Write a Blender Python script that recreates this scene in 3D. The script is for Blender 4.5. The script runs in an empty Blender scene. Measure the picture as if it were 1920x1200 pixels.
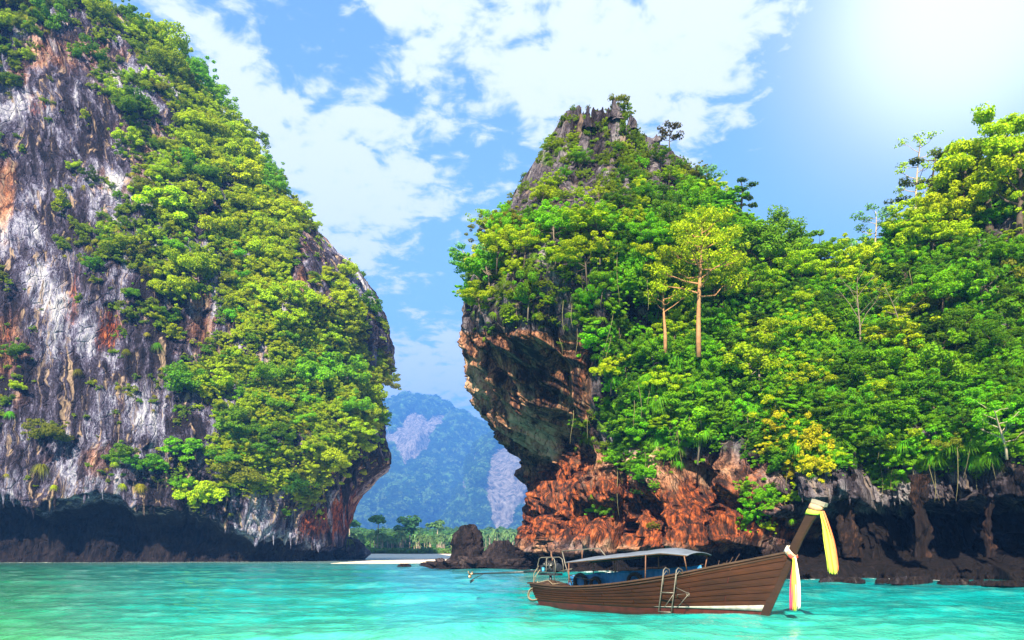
import bpy, math, random, time
import numpy as np
from mathutils import Vector, Matrix

T0 = time.time()
rng = np.random.default_rng(7)
random.seed(7)
scene = bpy.context.scene
COL = scene.collection

# ------------------------------------------------------------------ camera, world, sun, exposure
F = 1500.0      # focal length in photograph pixels (1920 wide)
HY = 1035.0     # row of the horizon
CH = 2.6        # eye height above the water

def at(px, py, Y):
    """point of the place that stands Y metres ahead at that row and column"""
    return Vector(((px - 960) / F * Y, Y, CH + (HY - py) / F * Y))

cam_d = bpy.data.cameras.new('camera')
cam = bpy.data.objects.new('camera', cam_d)
COL.objects.link(cam)
cam.location = (0, 0, CH)
cam.rotation_euler = (math.radians(90), 0, 0)
cam_d.sensor_width = 36
cam_d.lens = 36 * F / 1920
cam_d.shift_y = (HY - 600) / 1920
cam_d.clip_start = 0.2
cam_d.clip_end = 20000
scene.camera = cam

SUN_EL, SUN_AZ = 35.0, 191.0          # degrees; azimuth clockwise from straight ahead
el, az = math.radians(SUN_EL), math.radians(SUN_AZ)
to_sun = Vector((math.sin(az) * math.cos(el), math.cos(az) * math.cos(el), math.sin(el)))
sun_d = bpy.data.lights.new('sun', 'SUN')
sun_d.energy = 5.0
sun_d.angle = math.radians(0.6)
sun_d.color = (1.0, 0.90, 0.71)
sun = bpy.data.objects.new('sun', sun_d)
COL.objects.link(sun)
sun.location = (60, -60, 250)
sun.rotation_euler = (-to_sun).to_track_quat('-Z', 'Y').to_euler()

vs = scene.view_settings
vs.view_transform = 'Standard'
vs.look = 'None'
vs.exposure = 1.78
vs.gamma = 1.0
vs.use_curve_mapping = False

cy = scene.cycles
cy.max_bounces = 5
cy.diffuse_bounces = 3
cy.glossy_bounces = 2
cy.transmission_bounces = 3
cy.transparent_max_bounces = 6
cy.volume_bounces = 0
cy.caustics_reflective = False
cy.caustics_refractive = False
cy.use_denoising = True
cy.sample_clamp_indirect = 6.0

# ---- node helpers
class NT:
    def __init__(s, tree):
        s.t = tree
        s.n = tree.nodes
        s.l = tree.links
    def node(s, typ, props=None, **inp):
        nd = s.n.new(typ)
        for k, v in (props or {}).items():
            setattr(nd, k, v)
        for k, v in inp.items():
            key = k.replace('_', ' ') if not k.startswith('i') or not k[1:].isdigit() else int(k[1:])
            s.put(nd.inputs[key], v)
        return nd
    def put(s, sock, v):
        if isinstance(v, bpy.types.NodeSocket):
            s.l.new(v, sock)
        elif isinstance(v, bpy.types.Node):
            s.l.new(v.outputs[0], sock)
        else:
            if hasattr(sock.default_value, '__len__') and not isinstance(v, str):
                n = len(sock.default_value)
                v = list(v) if hasattr(v, '__len__') else [v] * n
                if len(v) < n:
                    v = v + [1.0] * (n - len(v))
                sock.default_value = v[:n]
            else:
                sock.default_value = v
    def math(s, op, a, b=0.0, c=None, clamp=False):
        nd = s.n.new('ShaderNodeMath')
        nd.operation = op
        nd.use_clamp = clamp
        s.put(nd.inputs[0], a)
        s.put(nd.inputs[1], b)
        if c is not None:
            s.put(nd.inputs[2], c)
        return nd.outputs[0]
    def vmath(s, op, a, b=None):
        nd = s.n.new('ShaderNodeVectorMath')
        nd.operation = op
        s.put(nd.inputs[0], a)
        if b is not None:
            s.put(nd.inputs[1], b)
        return nd
    def ramp(s, fac, stops, interp='LINEAR'):
        nd = s.n.new('ShaderNodeValToRGB')
        cr = nd.color_ramp
        cr.interpolation = interp
        while len(cr.elements) < len(stops):
            cr.elements.new(0.5)
        for e, (p, c) in zip(cr.elements, stops):
            e.position = p
            c = list(c) if hasattr(c, '__len__') else [c, c, c]
            e.color = c + [1.0] if len(c) == 3 else c
        s.put(nd.inputs[0], fac)
        return nd.outputs[0]
    def mix(s, fac, a, b, blend='MIX'):
        nd = s.n.new('ShaderNodeMix')
        nd.data_type = 'RGBA'
        nd.blend_type = blend
        s.put(nd.inputs[0], fac)
        s.put(nd.inputs[6], a)
        s.put(nd.inputs[7], b)
        return nd.outputs[2]
    def noise(s, vec, scale, detail=4.0, rough=0.55, dist=0.0):
        nd = s.n.new('ShaderNodeTexNoise')
        s.put(nd.inputs['Vector'], vec)
        nd.inputs['Scale'].default_value = scale
        nd.inputs['Detail'].default_value = detail
        nd.inputs['Roughness'].default_value = rough
        nd.inputs['Distortion'].default_value = dist
        return nd.outputs[0]
    def mapping(s, vec, scale=(1, 1, 1), loc=(0, 0, 0), rot=(0, 0, 0)):
        nd = s.n.new('ShaderNodeMapping')
        s.put(nd.inputs[0], vec)
        nd.inputs['Scale'].default_value = scale
        nd.inputs['Location'].default_value = loc
        nd.inputs['Rotation'].default_value = rot
        return nd.outputs[0]
    def smooth(s, v, a, b, lo=0.0, hi=1.0):
        nd = s.n.new('ShaderNodeMapRange')
        nd.interpolation_type = 'SMOOTHSTEP'
        s.put(nd.inputs[0], v)
        for i, x in zip((1, 2, 3, 4), (a, b, lo, hi)):
            nd.inputs[i].default_value = x
        return nd.outputs[0]
    def attr(s, name):
        nd = s.n.new('ShaderNodeAttribute')
        nd.attribute_name = name
        return nd

# ---- world: daylight sky with broken clouds
world = bpy.data.worlds.new('World')
scene.world = world
world.use_nodes = True
w = NT(world.node_tree)
w.n.clear()
out = w.n.new('ShaderNodeOutputWorld')
skyt = w.node('ShaderNodeTexSky', dict(sky_type='NISHITA', sun_disc=False))
skyt.sun_elevation = el
skyt.sun_rotation = az
skyt.air_density = 1.3
skyt.dust_density = 0.6
skyt.ozone_density = 2.2
bg_sky = w.node('ShaderNodeBackground', None, Color=w.mix(1.0, skyt.outputs[0], (0.88, 1.06, 1.0), 'MULTIPLY'), Strength=0.060)
tc = w.n.new('ShaderNodeTexCoord')
dirv = tc.outputs['Generated']
sep = w.node('ShaderNodeSeparateXYZ', None, Vector=dirv)
zz = w.math('ADD', w.math('MAXIMUM', sep.outputs[2], 0.0), 0.16)
plane = w.node('ShaderNodeCombineXYZ', None, X=w.math('DIVIDE', sep.outputs[0], zz), Y=w.math('DIVIDE', sep.outputs[1], zz)).outputs[0]
n_big = w.noise(plane, 1.15, 5.0, 0.55, 0.25)
n_mid = w.noise(w.mapping(plane, (1, 1, 1), (3.1, 7.7, 0)), 4.2, 7.0, 0.62, 0.35)
n_pup = w.noise(w.mapping(plane, (1, 1, 1), (9.1, 2.7, 0)), 15.0, 4.0, 0.6, 0.3)

def dirpx(px, py):
    return Vector(((px - 960) / F, 1.0, (HY - py) / F)).normalized()

def blob(px, py, r):
    c = dirpx(px, py)
    a = r / F * (c.y ** 1.3)
    d = w.vmath('DOT_PRODUCT', dirv, tuple(c)).outputs['Value']
    return w.smooth(d, math.cos(a), 1.0)

cover = None
for (px, py, r, wt) in [(380, 40, 330, .42), (520, 250, 240, .30), (600, 300, 260, .42), (720, 340, 240, .40), (850, 380, 170, .28), (680, 425, 120, .22),
                        (760, 30, 260, .40), (1000, 90, 280, .42), (1190, 70, 300, .42), (1330, 190, 260, .45), (1400, 80, 260, .42),
                        (950, 170, 120, .22), (760, 620, 190, .55), (880, 720, 130, .5), (720, 720, 120, .45),
                        (575, 85, 170, -.75), (700, 190, 90, -.25), (850, 210, 150, -.38), (900, 480, 160, -.40), (740, 510, 170, -.50), (1570, 330, 420, -.85), (1750, 300, 300, -.4)]:
    b = w.math('MULTIPLY', blob(px, py, r), wt)
    cover = b if cover is None else w.math('ADD', cover, b)
nz = w.math('ADD', w.math('MULTIPLY', w.math('SUBTRACT', n_big, 0.5), 1.0), w.math('ADD', w.math('MULTIPLY', w.math('SUBTRACT', n_mid, 0.5), 1.7), w.math('MULTIPLY', w.math('SUBTRACT', n_pup, 0.5), 2.6)))
dens = w.math('ADD', nz, w.math('MULTIPLY', cover, 0.85))
cl = w.smooth(dens, 0.02, 0.60)
glow = w.math('MULTIPLY', w.math('POWER', blob(1810, 0, 620), 2.2), 0.62)
cl_all = w.math('MAXIMUM', w.math('MULTIPLY', cl, 0.93), glow)
thick = w.smooth(dens, 0.15, 0.8)
ccol = w.mix(w.math('MAXIMUM', thick, glow), (0.84, 0.88, 0.97), (1.0, 0.985, 0.95))
bg_cl = w.node('ShaderNodeBackground', None, Color=ccol, Strength=0.45)
low = w.smooth(sep.outputs[2], -0.02, 0.75, 0.50, 0.14)
ms0 = w.node('ShaderNodeMixShader')
bg_low = w.node('ShaderNodeBackground', None, Color=(0.45, 0.70, 1.0), Strength=0.40)
w.put(ms0.inputs[0], low); w.put(ms0.inputs[1], bg_sky.outputs[0]); w.put(ms0.inputs[2], bg_low.outputs[0])
ms = w.node('ShaderNodeMixShader')
w.put(ms.inputs[0], cl_all); w.put(ms.inputs[1], ms0.outputs[0]); w.put(ms.inputs[2], bg_cl.outputs[0])
bg_gl = w.node('ShaderNodeBackground', None, Color=(1.0, 0.95, 0.84), Strength=w.math('MULTIPLY', w.math('POWER', blob(1810, 0, 420), 3.0), 0.20))
ad = w.n.new('ShaderNodeAddShader')
w.put(ad.inputs[0], ms.outputs[0]); w.put(ad.inputs[1], bg_gl.outputs[0])
w.put(out.inputs[0], ad.outputs[0])

# ------------------------------------------------------------------ numpy noise
def _hash(ix, iy, iz, seed):
    h = (ix.astype(np.uint32) * np.uint32(374761393) + iy.astype(np.uint32) * np.uint32(668265263)
         + iz.astype(np.uint32) * np.uint32(2246822519) + np.uint32(seed * 3266489917 & 0xffffffff))
    h ^= h >> np.uint32(15); h *= np.uint32(2246822519)
    h ^= h >> np.uint32(13); h *= np.uint32(3266489917)
    h ^= h >> np.uint32(16)
    return h.astype(np.float32) * np.float32(2.0 / 4294967295.0) - np.float32(1.0)

def vnoise(x, y, z, seed=0):
    fx, fy, fz = np.floor(x), np.floor(y), np.floor(z)
    ix, iy, iz = fx.astype(np.int32), fy.astype(np.int32), fz.astype(np.int32)
    tx, ty, tz = (x - fx), (y - fy), (z - fz)
    tx = tx * tx * (3 - 2 * tx); ty = ty * ty * (3 - 2 * ty); tz = tz * tz * (3 - 2 * tz)
    r = 0
    for dx in (0, 1):
        wx = tx if dx else 1 - tx
        for dy in (0, 1):
            wy = ty if dy else 1 - ty
            for dz in (0, 1):
                wz = tz if dz else 1 - tz
                r = r + wx * wy * wz * _hash(ix + dx, iy + dy, iz + dz, seed)
    return r

def fbm(x, y, z, octaves=4, seed=0, gain=0.5):
    x = np.asarray(x, np.float32); y = np.asarray(y, np.float32) + 0 * x; z = np.asarray(z, np.float32) + 0 * x
    r, a, tot = 0, 1.0, 0
    for k in range(octaves):
        f = 2.03 ** k
        r = r + a * vnoise(x * f + 17.3 * k, y * f - 9.1 * k, z * f + 4.7 * k, seed + k)
        tot += a
        a *= gain
    return r / tot

def ridge(x, y, z, octaves=3, seed=0):
    x = np.asarray(x, np.float32); y = np.asarray(y, np.float32) + 0 * x; z = np.asarray(z, np.float32) + 0 * x
    r, a, tot = 0, 1.0, 0
    for k in range(octaves):
        f = 2.1 ** k
        r = r + a * (1 - 2 * np.abs(vnoise(x * f + 5.3 * k, y * f, z * f, seed + k)))
        tot += a
        a *= 0.5
    return r / tot

def sstep(a, b, x):
    t = np.clip((x - a) / (b - a), 0, 1)
    return t * t * (3 - 2 * t)

# ------------------------------------------------------------------ mesh helpers
def setp(o, label=None, cat=None, group=None, kind=None):
    if label: o['label'] = label
    if cat: o['category'] = cat
    if group: o['group'] = group
    if kind: o['kind'] = kind
    return o

def mesh_np(name, V, Q, mats, smooth=True, fattr=None, vattr=None, T=None):
    """mesh from vertex array V and quad array Q (and triangles T)"""
    me = bpy.data.meshes.new(name)
    V = np.asarray(V, np.float32)
    Q = np.asarray(Q, np.int32).reshape(-1, 4) if Q is not None else np.zeros((0, 4), np.int32)
    Tn = 0 if T is None else len(T)
    me.vertices.add(len(V))
    me.vertices.foreach_set('co', V.ravel())
    loops = Q.ravel()
    tot = np.full(len(Q), 4, np.int32)
    if Tn:
        loops = np.concatenate([loops, np.asarray(T, np.int32).ravel()])
        tot = np.concatenate([tot, np.full(Tn, 3, np.int32)])
    me.loops.add(len(loops))
    me.loops.foreach_set('vertex_index', loops)
    me.polygons.add(len(tot))
    start = np.concatenate([[0], np.cumsum(tot)[:-1]]).astype(np.int32)
    me.polygons.foreach_set('loop_start', start)
    me.polygons.foreach_set('loop_total', tot)
    me.polygons.foreach_set('use_smooth', np.full(len(tot), smooth, bool))
    for nm, a in (fattr or {}).items():
        at_ = me.attributes.new(nm, 'FLOAT', 'FACE')
        at_.data.foreach_set('value', np.asarray(a, np.float32))
    for nm, a in (vattr or {}).items():
        at_ = me.attributes.new(nm, 'FLOAT', 'POINT')
        at_.data.foreach_set('value', np.asarray(a, np.float32).ravel())
    for m in (mats if isinstance(mats, (list, tuple)) else [mats]):
        me.materials.append(m)
    me.update(calc_edges=True)
    return me

def link(name, me, parent=None, loc=None, rot=None, scale=None):
    o = bpy.data.objects.new(name, me)
    COL.objects.link(o)
    if parent is not None: o.parent = parent
    if loc is not None: o.location = loc
    if rot is not None: o.rotation_euler = rot
    if scale is not None: o.scale = scale if hasattr(scale, '__len__') else (scale,) * 3
    return o

def empty(name, loc=(0, 0, 0), rz=0.0):
    o = bpy.data.objects.new(name, None)
    o.empty_display_size = 0.5
    COL.objects.link(o)
    o.location = loc
    o.rotation_euler = (0, 0, rz)
    return o

class MB:
    """collects shapes; build() links them as one mesh object"""
    def __init__(s):
        s.v = []; s.f = []; s.m = []; s.mi = 0
    def verts(s, pts):
        b = len(s.v); s.v.extend([tuple(p) for p in pts]); return b
    def face(s, idx):
        s.f.append(tuple(idx)); s.m.append(s.mi)
    def box(s, c, size, rot=None, taper=1.0):
        hx, hy, hz = size[0] / 2, size[1] / 2, size[2] / 2
        P = []
        for dz in (-1, 1):
            t = taper if dz > 0 else 1.0
            for dx, dy in ((-1, -1), (1, -1), (1, 1), (-1, 1)):
                p = Vector((dx * hx * t, dy * hy * t, dz * hz))
                if rot is not None: p = rot @ p
                P.append(p + Vector(c))
        b = s.verts(P)
        for f in ((0, 3, 2, 1), (4, 5, 6, 7), (0, 1, 5, 4), (1, 2, 6, 5), (2, 3, 7, 6), (3, 0, 4, 7)):
            s.face([b + i for i in f])
        return s
    def tube(s, pts, r, n=8, caps=True):
        pts = [Vector(p) for p in pts]
        rs = r if hasattr(r, '__len__') else [r] * len(pts)
        rings = []
        prev = None
        for i, p in enumerate(pts):
            d = (pts[min(i + 1, len(pts) - 1)] - pts[max(i - 1, 0)])
            if d.length < 1e-9: d = Vector((0, 0, 1))
            d.normalize()
            if prev is None:
                a = d.cross(Vector((0, 0, 1)))
                if a.length < 0.05: a = d.cross(Vector((0, 1, 0)))
            else:
                a = prev - d * prev.dot(d)
                if a.length < 1e-6: a = d.cross(Vector((0, 1, 0)))
            a.normalize(); prev = a
            b_ = d.cross(a)
            rings.append(s.verts([p + (a * math.cos(2 * math.pi * k / n) + b_ * math.sin(2 * math.pi * k / n)) * rs[i] for k in range(n)]))
        for i in range(len(rings) - 1):
            for k in range(n):
                k2 = (k + 1) % n
                s.face((rings[i] + k, rings[i] + k2, rings[i + 1] + k2, rings[i + 1] + k))
        if caps:
            s.face([rings[0] + k for k in reversed(range(n))])
            s.face([rings[-1] + k for k in range(n)])
        return s
    def torus(s, c, R, r, axis, n=24, m=8, wob=0.0):
        c = Vector(c); ax = Vector(axis).normalized()
        u = ax.orthogonal().normalized(); v = ax.cross(u)
        rings = []
        for i in range(n):
            a = 2 * math.pi * i / n
            d = u * math.cos(a) + v * math.sin(a)
            RR = R * (1 + wob * math.sin(3 * a + 1.3))
            rings.append(s.verts([c + d * (RR + r * math.cos(2 * math.pi * k / m)) + ax * (r * math.sin(2 * math.pi * k / m)) for k in range(m)]))
        for i in range(n):
            a, b = rings[i], rings[(i + 1) % n]
            for k in range(m):
                k2 = (k + 1) % m
                s.face((a + k, b + k, b + k2, a + k2))
        return s
    def grid(s, P, closed_u=False):
        """P[i][j] points"""
        rows = [s.verts(r) for r in P]
        n = len(P[0])
        for i in range(len(P) - 1 + (1 if closed_u else 0)):
            a, b = rows[i], rows[(i + 1) % len(P)]
            for j in range(n - 1):
                s.face((a + j, b + j, b + j + 1, a + j + 1))
        return s
    def sheet(s, P, n_off):
        """closed slab: front grid P and the same grid moved by n_off(p,i,j)"""
        R, C = len(P), len(P[0])
        Qm = [[Vector(P[i][j]) + n_off(i, j) for j in range(C)] for i in range(R)]
        a = [s.verts(r) for r in P]; b = [s.verts(r) for r in Qm]
        for i in range(R - 1):
            for j in range(C - 1):
                s.face((a[i] + j, a[i + 1] + j, a[i + 1] + j + 1, a[i] + j + 1))
                s.face((b[i] + j, b[i] + j + 1, b[i + 1] + j + 1, b[i + 1] + j))
        for i in range(R - 1):
            s.face((a[i], b[i], b[i + 1], a[i + 1]))
            s.face((a[i] + C - 1, a[i + 1] + C - 1, b[i + 1] + C - 1, b[i] + C - 1))
        for j in range(C - 1):
            s.face((a[0] + j, a[0] + j + 1, b[0] + j + 1, b[0] + j))
            s.face((a[-1] + j, b[-1] + j, b[-1] + j + 1, a[-1] + j + 1))
        return s
    def mesh(s, name, mats, smooth=True):
        me = bpy.data.meshes.new(name)
        me.from_pydata(s.v, [], s.f)
        for m in (mats if isinstance(mats, (list, tuple)) else [mats]): me.materials.append(m)
        me.polygons.foreach_set('material_index', s.m)
        me.polygons.foreach_set('use_smooth', [smooth] * len(s.f))
        me.update()
        return me
    def build(s, name, mats, parent=None, smooth=True, loc=None, rot=None):
        return link(name, s.mesh(name, mats, smooth), parent, loc, rot)

# ------------------------------------------------------------------ materials
def new_mat(name):
    m = bpy.data.materials.new(name)
    m.use_nodes = True
    t = NT(m.node_tree)
    t.n.clear()
    o = t.n.new('ShaderNodeOutputMaterial')
    return m, t, o

def rock_material(name, tone):
    m, t, o = new_mat(name)
    pos = t.n.new('ShaderNodeNewGeometry').outputs['Position']
    warp = t.noise(pos, 0.12, 3.0)
    wv = t.vmath('SCALE', t.node('ShaderNodeCombineXYZ', None, X=warp, Y=warp, Z=warp).outputs[0])
    wv.inputs['Scale'].default_value = 5.0
    p2 = t.vmath('ADD', pos, wv.outputs[0]).outputs[0]
    streak = t.noise(t.mapping(p2, tone['sscale']), 1.0, 6.0, 0.62)
    fine = t.noise(t.mapping(pos, (1, 1, 0.35)), 1.6, 6.0, 0.65)
    grit = t.noise(t.mapping(pos, (1, 1, 0.5)), 4.5, 5.0, 0.7)
    patch = t.noise(pos, 0.055, 3.0, 0.5)
    v = t.math('ADD', t.math('MULTIPLY', streak, 0.72), t.math('ADD', t.math('ADD', t.math('MULTIPLY', fine, 0.30), t.math('MULTIPLY', t.math('SUBTRACT', grit, 0.5), 0.45)), t.math('MULTIPLY', t.math('SUBTRACT', patch, 0.5), 0.75)))
    base = t.ramp(v, tone['ramp'])
    # bands of warmer brown stone
    warm = t.attr('warm').outputs['Fac']
    wn = t.smooth(t.math('ADD', warm, t.math('MULTIPLY', t.math('SUBTRACT', t.noise(p2, 0.16, 4.0, 0.6), 0.5), 1.2)), 0.35, 0.75)
    base = t.mix(t.math('MULTIPLY', wn, 0.85), base, t.ramp(v, [(0.40, (0.016, 0.007, 0.005)), (0.47, (0.12, 0.048, 0.024)), (0.55, (0.32, 0.140, 0.068)), (0.68, (0.52, 0.30, 0.17))]))
    # cream and rust run-off streaks
    st2 = t.noise(t.mapping(p2, (tone['sscale'][0] * 1.4, tone['sscale'][1] * 1.4, tone['sscale'][2] * 0.8), (31, 7, 3)), 1.0, 4.0, 0.6)
    cream = t.smooth(st2, 0.56, 0.68)
    base = t.mix(t.math('MULTIPLY', cream, tone['cream']), base, (0.27, 0.185, 0.125))
    st3 = t.noise(t.mapping(p2, (0.16, 0.16, 0.05), (11, 17, 23)), 1.0, 5.0, 0.62)
    rust_a = t.attr('rust').outputs['Fac']
    rmask = t.math('MULTIPLY', t.smooth(t.math('ADD', t.math('ADD', st3, rust_a), t.math('MULTIPLY', t.math('SUBTRACT', fine, 0.5), 0.5)), 0.80, 1.15), 0.92)
    rcol = t.ramp(fine, [(0.40, (0.016, 0.006, 0.005)), (0.48, (0.075, 0.020, 0.009)), (0.56, (0.22, 0.045, 0.011)), (0.64, (0.36, 0.092, 0.022)), (0.76, (0.32, 0.17, 0.095))])
    base = t.mix(rmask, base, rcol)
    # black mineral drips
    stn = t.noise(t.mapping(p2, (0.75, 0.75, 0.10), (3, 41, 9)), 1.0, 5.0, 0.65)
    base = t.mix(t.smooth(t.math('ADD', stn, t.math('MULTIPLY', t.math('SUBTRACT', grit, 0.5), 0.3)), 0.53, 0.64, 0.0, tone.get('stain', 0.85)), base, (0.016, 0.010, 0.010))
    # tide-darkened rock, and cave shade painted into the colour
    wet_shade = t.attr('wet_shade').outputs['Fac']
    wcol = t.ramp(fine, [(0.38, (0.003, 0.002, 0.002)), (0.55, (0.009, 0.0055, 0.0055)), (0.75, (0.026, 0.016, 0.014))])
    base = t.mix(t.smooth(t.math('ADD', wet_shade, t.math('MULTIPLY', t.math('SUBTRACT', fine, 0.5), 0.7)), 0.35, 0.65), base, wcol)
    # moss and lichen on ledges
    moss = t.attr('moss').outputs['Fac']
    mm = t.smooth(t.math('ADD', moss, t.math('SUBTRACT', fine, 0.5)), 0.55, 0.85)
    base = t.mix(mm, base, (0.03, 0.05, 0.012))
    vor = t.node('ShaderNodeTexVoronoi', dict(feature='DISTANCE_TO_EDGE'), Vector=t.mapping(p2, (0.5, 0.5, 0.22)))
    vor.inputs['Scale'].default_value = 1.0
    crack = t.smooth(vor.outputs[0], 0.0, 0.08)
    hgt = t.math('ADD', t.math('ADD', t.math('MULTIPLY', streak, 1.6), t.math('MULTIPLY', fine, 0.9)), t.math('ADD', t.math('MULTIPLY', crack, 0.45), t.math('MULTIPLY', grit, 0.35)))
    bump = t.node('ShaderNodeBump', None, Height=hgt, Strength=1.0, Distance=tone['bump'])
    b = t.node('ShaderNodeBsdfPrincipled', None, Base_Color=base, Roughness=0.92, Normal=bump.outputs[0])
    b.inputs['Specular IOR Level'].default_value = 0.15
    t.put(o.inputs[0], b.outputs[0])
    return m

ROCK_L = rock_material('grey_blue_limestone', dict(sscale=(0.42, 0.42, 0.035), stain=0.6, cream=0.95, bump=0.55, ramp=[
    (0.42, (0.006, 0.0045, 0.007)), (0.49, (0.026, 0.020, 0.033)), (0.55, (0.062, 0.054, 0.088)), (0.61, (0.165, 0.160, 0.225)), (0.72, (0.36, 0.34, 0.36))]))
ROCK_R = rock_material('dark_grey_limestone', dict(sscale=(0.42, 0.42, 0.07), cream=0.5, bump=0.60, ramp=[
    (0.38, (0.008, 0.006, 0.008)), (0.47, (0.030, 0.023, 0.030)), (0.55, (0.078, 0.064, 0.076)), (0.64, (0.15, 0.13, 0.14)), (0.74, (0.28, 0.25, 0.24))]))
ROCK_S = rock_material('black_sea_rock', dict(sscale=(0.5, 0.5, 0.25), cream=0.0, bump=0.3, ramp=[
    (0.40, (0.004, 0.003, 0.0035)), (0.48, (0.012, 0.008, 0.0085)), (0.56, (0.028, 0.019, 0.019)), (0.70, (0.075, 0.052, 0.05))]))
ROCK_F = rock_material('far_pale_limestone', dict(stain=0.3, sscale=(0.05, 0.05, 0.012), cream=0.8, bump=2.5, ramp=[
    (0.36, (0.08, 0.065, 0.06)), (0.47, (0.24, 0.19, 0.16)), (0.58, (0.42, 0.34, 0.28)), (0.74, (0.58, 0.48, 0.41))]))

def leaf_material(name, transl=0.48):
    m, t, o = new_mat(name)
    oi = t.n.new('ShaderNodeObjectInfo')
    lv = t.attr('leafvar').outputs['Fac']
    hs = t.n.new('ShaderNodeHueSaturation')
    t.put(hs.inputs['Color'], oi.outputs['Color'])
    t.put(hs.inputs['Hue'], t.math('ADD', 0.5, t.math('ADD', t.math('MULTIPLY', t.math('SUBTRACT', oi.outputs['Random'], 0.5), 0.035),
                                                   t.math('MULTIPLY', t.math('SUBTRACT', lv, 0.5), 0.03))))
    t.put(hs.inputs['Value'], t.math('ADD', 0.55, t.math('ADD', t.math('MULTIPLY', lv, 0.75), t.math('MULTIPLY', oi.outputs['Random'], 0.25))))
    dif = t.node('ShaderNodeBsdfPrincipled', None, Base_Color=hs.outputs[0], Roughness=0.55)
    dif.inputs['Specular IOR Level'].default_value = 0.12
    tr = t.node('ShaderNodeBsdfTranslucent', None, Color=t.mix(0.5, hs.outputs[0], (0.28, 0.36, 0.02)))
    mx = t.n.new('ShaderNodeMixShader')
    mx.inputs[0].default_value = transl
    t.put(mx.inputs[1], dif.outputs[0]); t.put(mx.inputs[2], tr.outputs[0])
    t.put(o.inputs[0], mx.outputs[0])
    return m
LEAF = leaf_material('leaf')

def simple(name, col, rough=0.7, metal=0.0, nscale=None, var=0.35, bump=0.0, stretch=(1, 1, 1), spec=0.4, coords='Object', transl=0.0):
    m, t, o = new_mat(name)
    b = t.n.new('ShaderNodeBsdfPrincipled')
    b.inputs['Roughness'].default_value = rough
    b.inputs['Metallic'].default_value = metal
    b.inputs['Specular IOR Level'].default_value = spec
    if nscale:
        tcn = t.n.new('ShaderNodeTexCoord').outputs[coords]
        n = t.noise(t.mapping(tcn, stretch), nscale, 5.0, 0.62)
        c0 = [x * (1 - var) for x in col]; c1 = [min(1, x * (1 + var)) for x in col]
        t.put(b.inputs['Base Color'], t.ramp(n, [(0.32, c0), (0.68, c1)]))
        if bump:
            bm = t.node('ShaderNodeBump', None, Height=n, Strength=0.8, Distance=bump)
            t.put(b.inputs['Normal'], bm.outputs[0])
    else:
        b.inputs['Base Color'].default_value = (*col, 1)
    if transl:
        tr = t.node('ShaderNodeBsdfTranslucent', None, Color=(*col, 1))
        mx = t.n.new('ShaderNodeMixShader'); mx.inputs[0].default_value = transl
        t.put(mx.inputs[1], b.outputs[0]); t.put(mx.inputs[2], tr.outputs[0])
        t.put(o.inputs[0], mx.outputs[0])
    else:
        t.put(o.inputs[0], b.outputs[0])
    return m

BARK_D = simple('dark_bark', (0.06, 0.042, 0.03), 0.9, 0, 3.0, 0.4)
BARK_M = simple('grey_brown_bark', (0.13, 0.095, 0.07), 0.9, 0, 3.0, 0.35)
BARK_P = simple('pale_bark', (0.30, 0.23, 0.16), 0.9, 0, 3.0, 0.3)
BARK_O = simple('orange_bark', (0.27, 0.13, 0.055), 0.9, 0, 2.0, 0.35)
SAND = simple('sand', (0.78, 0.62, 0.45), 0.95, 0, 0.3, 0.1)
SOIL = simple('undergrowth_ground', (0.04, 0.06, 0.02), 0.95, 0, 0.2, 0.4)

# ------------------------------------------------------------------ cliffs
def profile(pts, v):
    """interpolate y over sorted x"""
    a = np.array(sorted(pts), float)
    return np.interp(v, a[:, 0], a[:, 1])

def normals_of(P):
    du = np.gradient(P, axis=0); dv = np.gradient(P, axis=1)
    n = np.cross(du, dv)
    return n / (np.linalg.norm(n, axis=2, keepdims=True) + 1e-9)

def flat_normals(P):
    du = np.gradient(P, axis=0)
    n = np.stack([du[..., 1], -du[..., 0], 0 * du[..., 0]], -1)
    return n / (np.linalg.norm(n, axis=2, keepdims=True) + 1e-9)

def grid_quads(nu, nv):
    i = np.arange(nu - 1)[:, None]; j = np.arange(nv - 1)[None, :]
    a = (i * nv + j)
    return np.stack([a, a + nv, a + nv + 1, a + 1], axis=-1).reshape(-1, 4)

def proj(P):
    Y = np.maximum(P[..., 1], 1.0)
    return 960 + F * P[..., 0] / Y, HY - F * (P[..., 2] - CH) / Y

def spots(px, py, lst):
    r = 0
    for (cx, cy_, rx, ry, a) in lst:
        r = r + a * np.exp(-((px - cx) / rx) ** 2 - ((py - cy_) / ry) ** 2)
    return r

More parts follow.
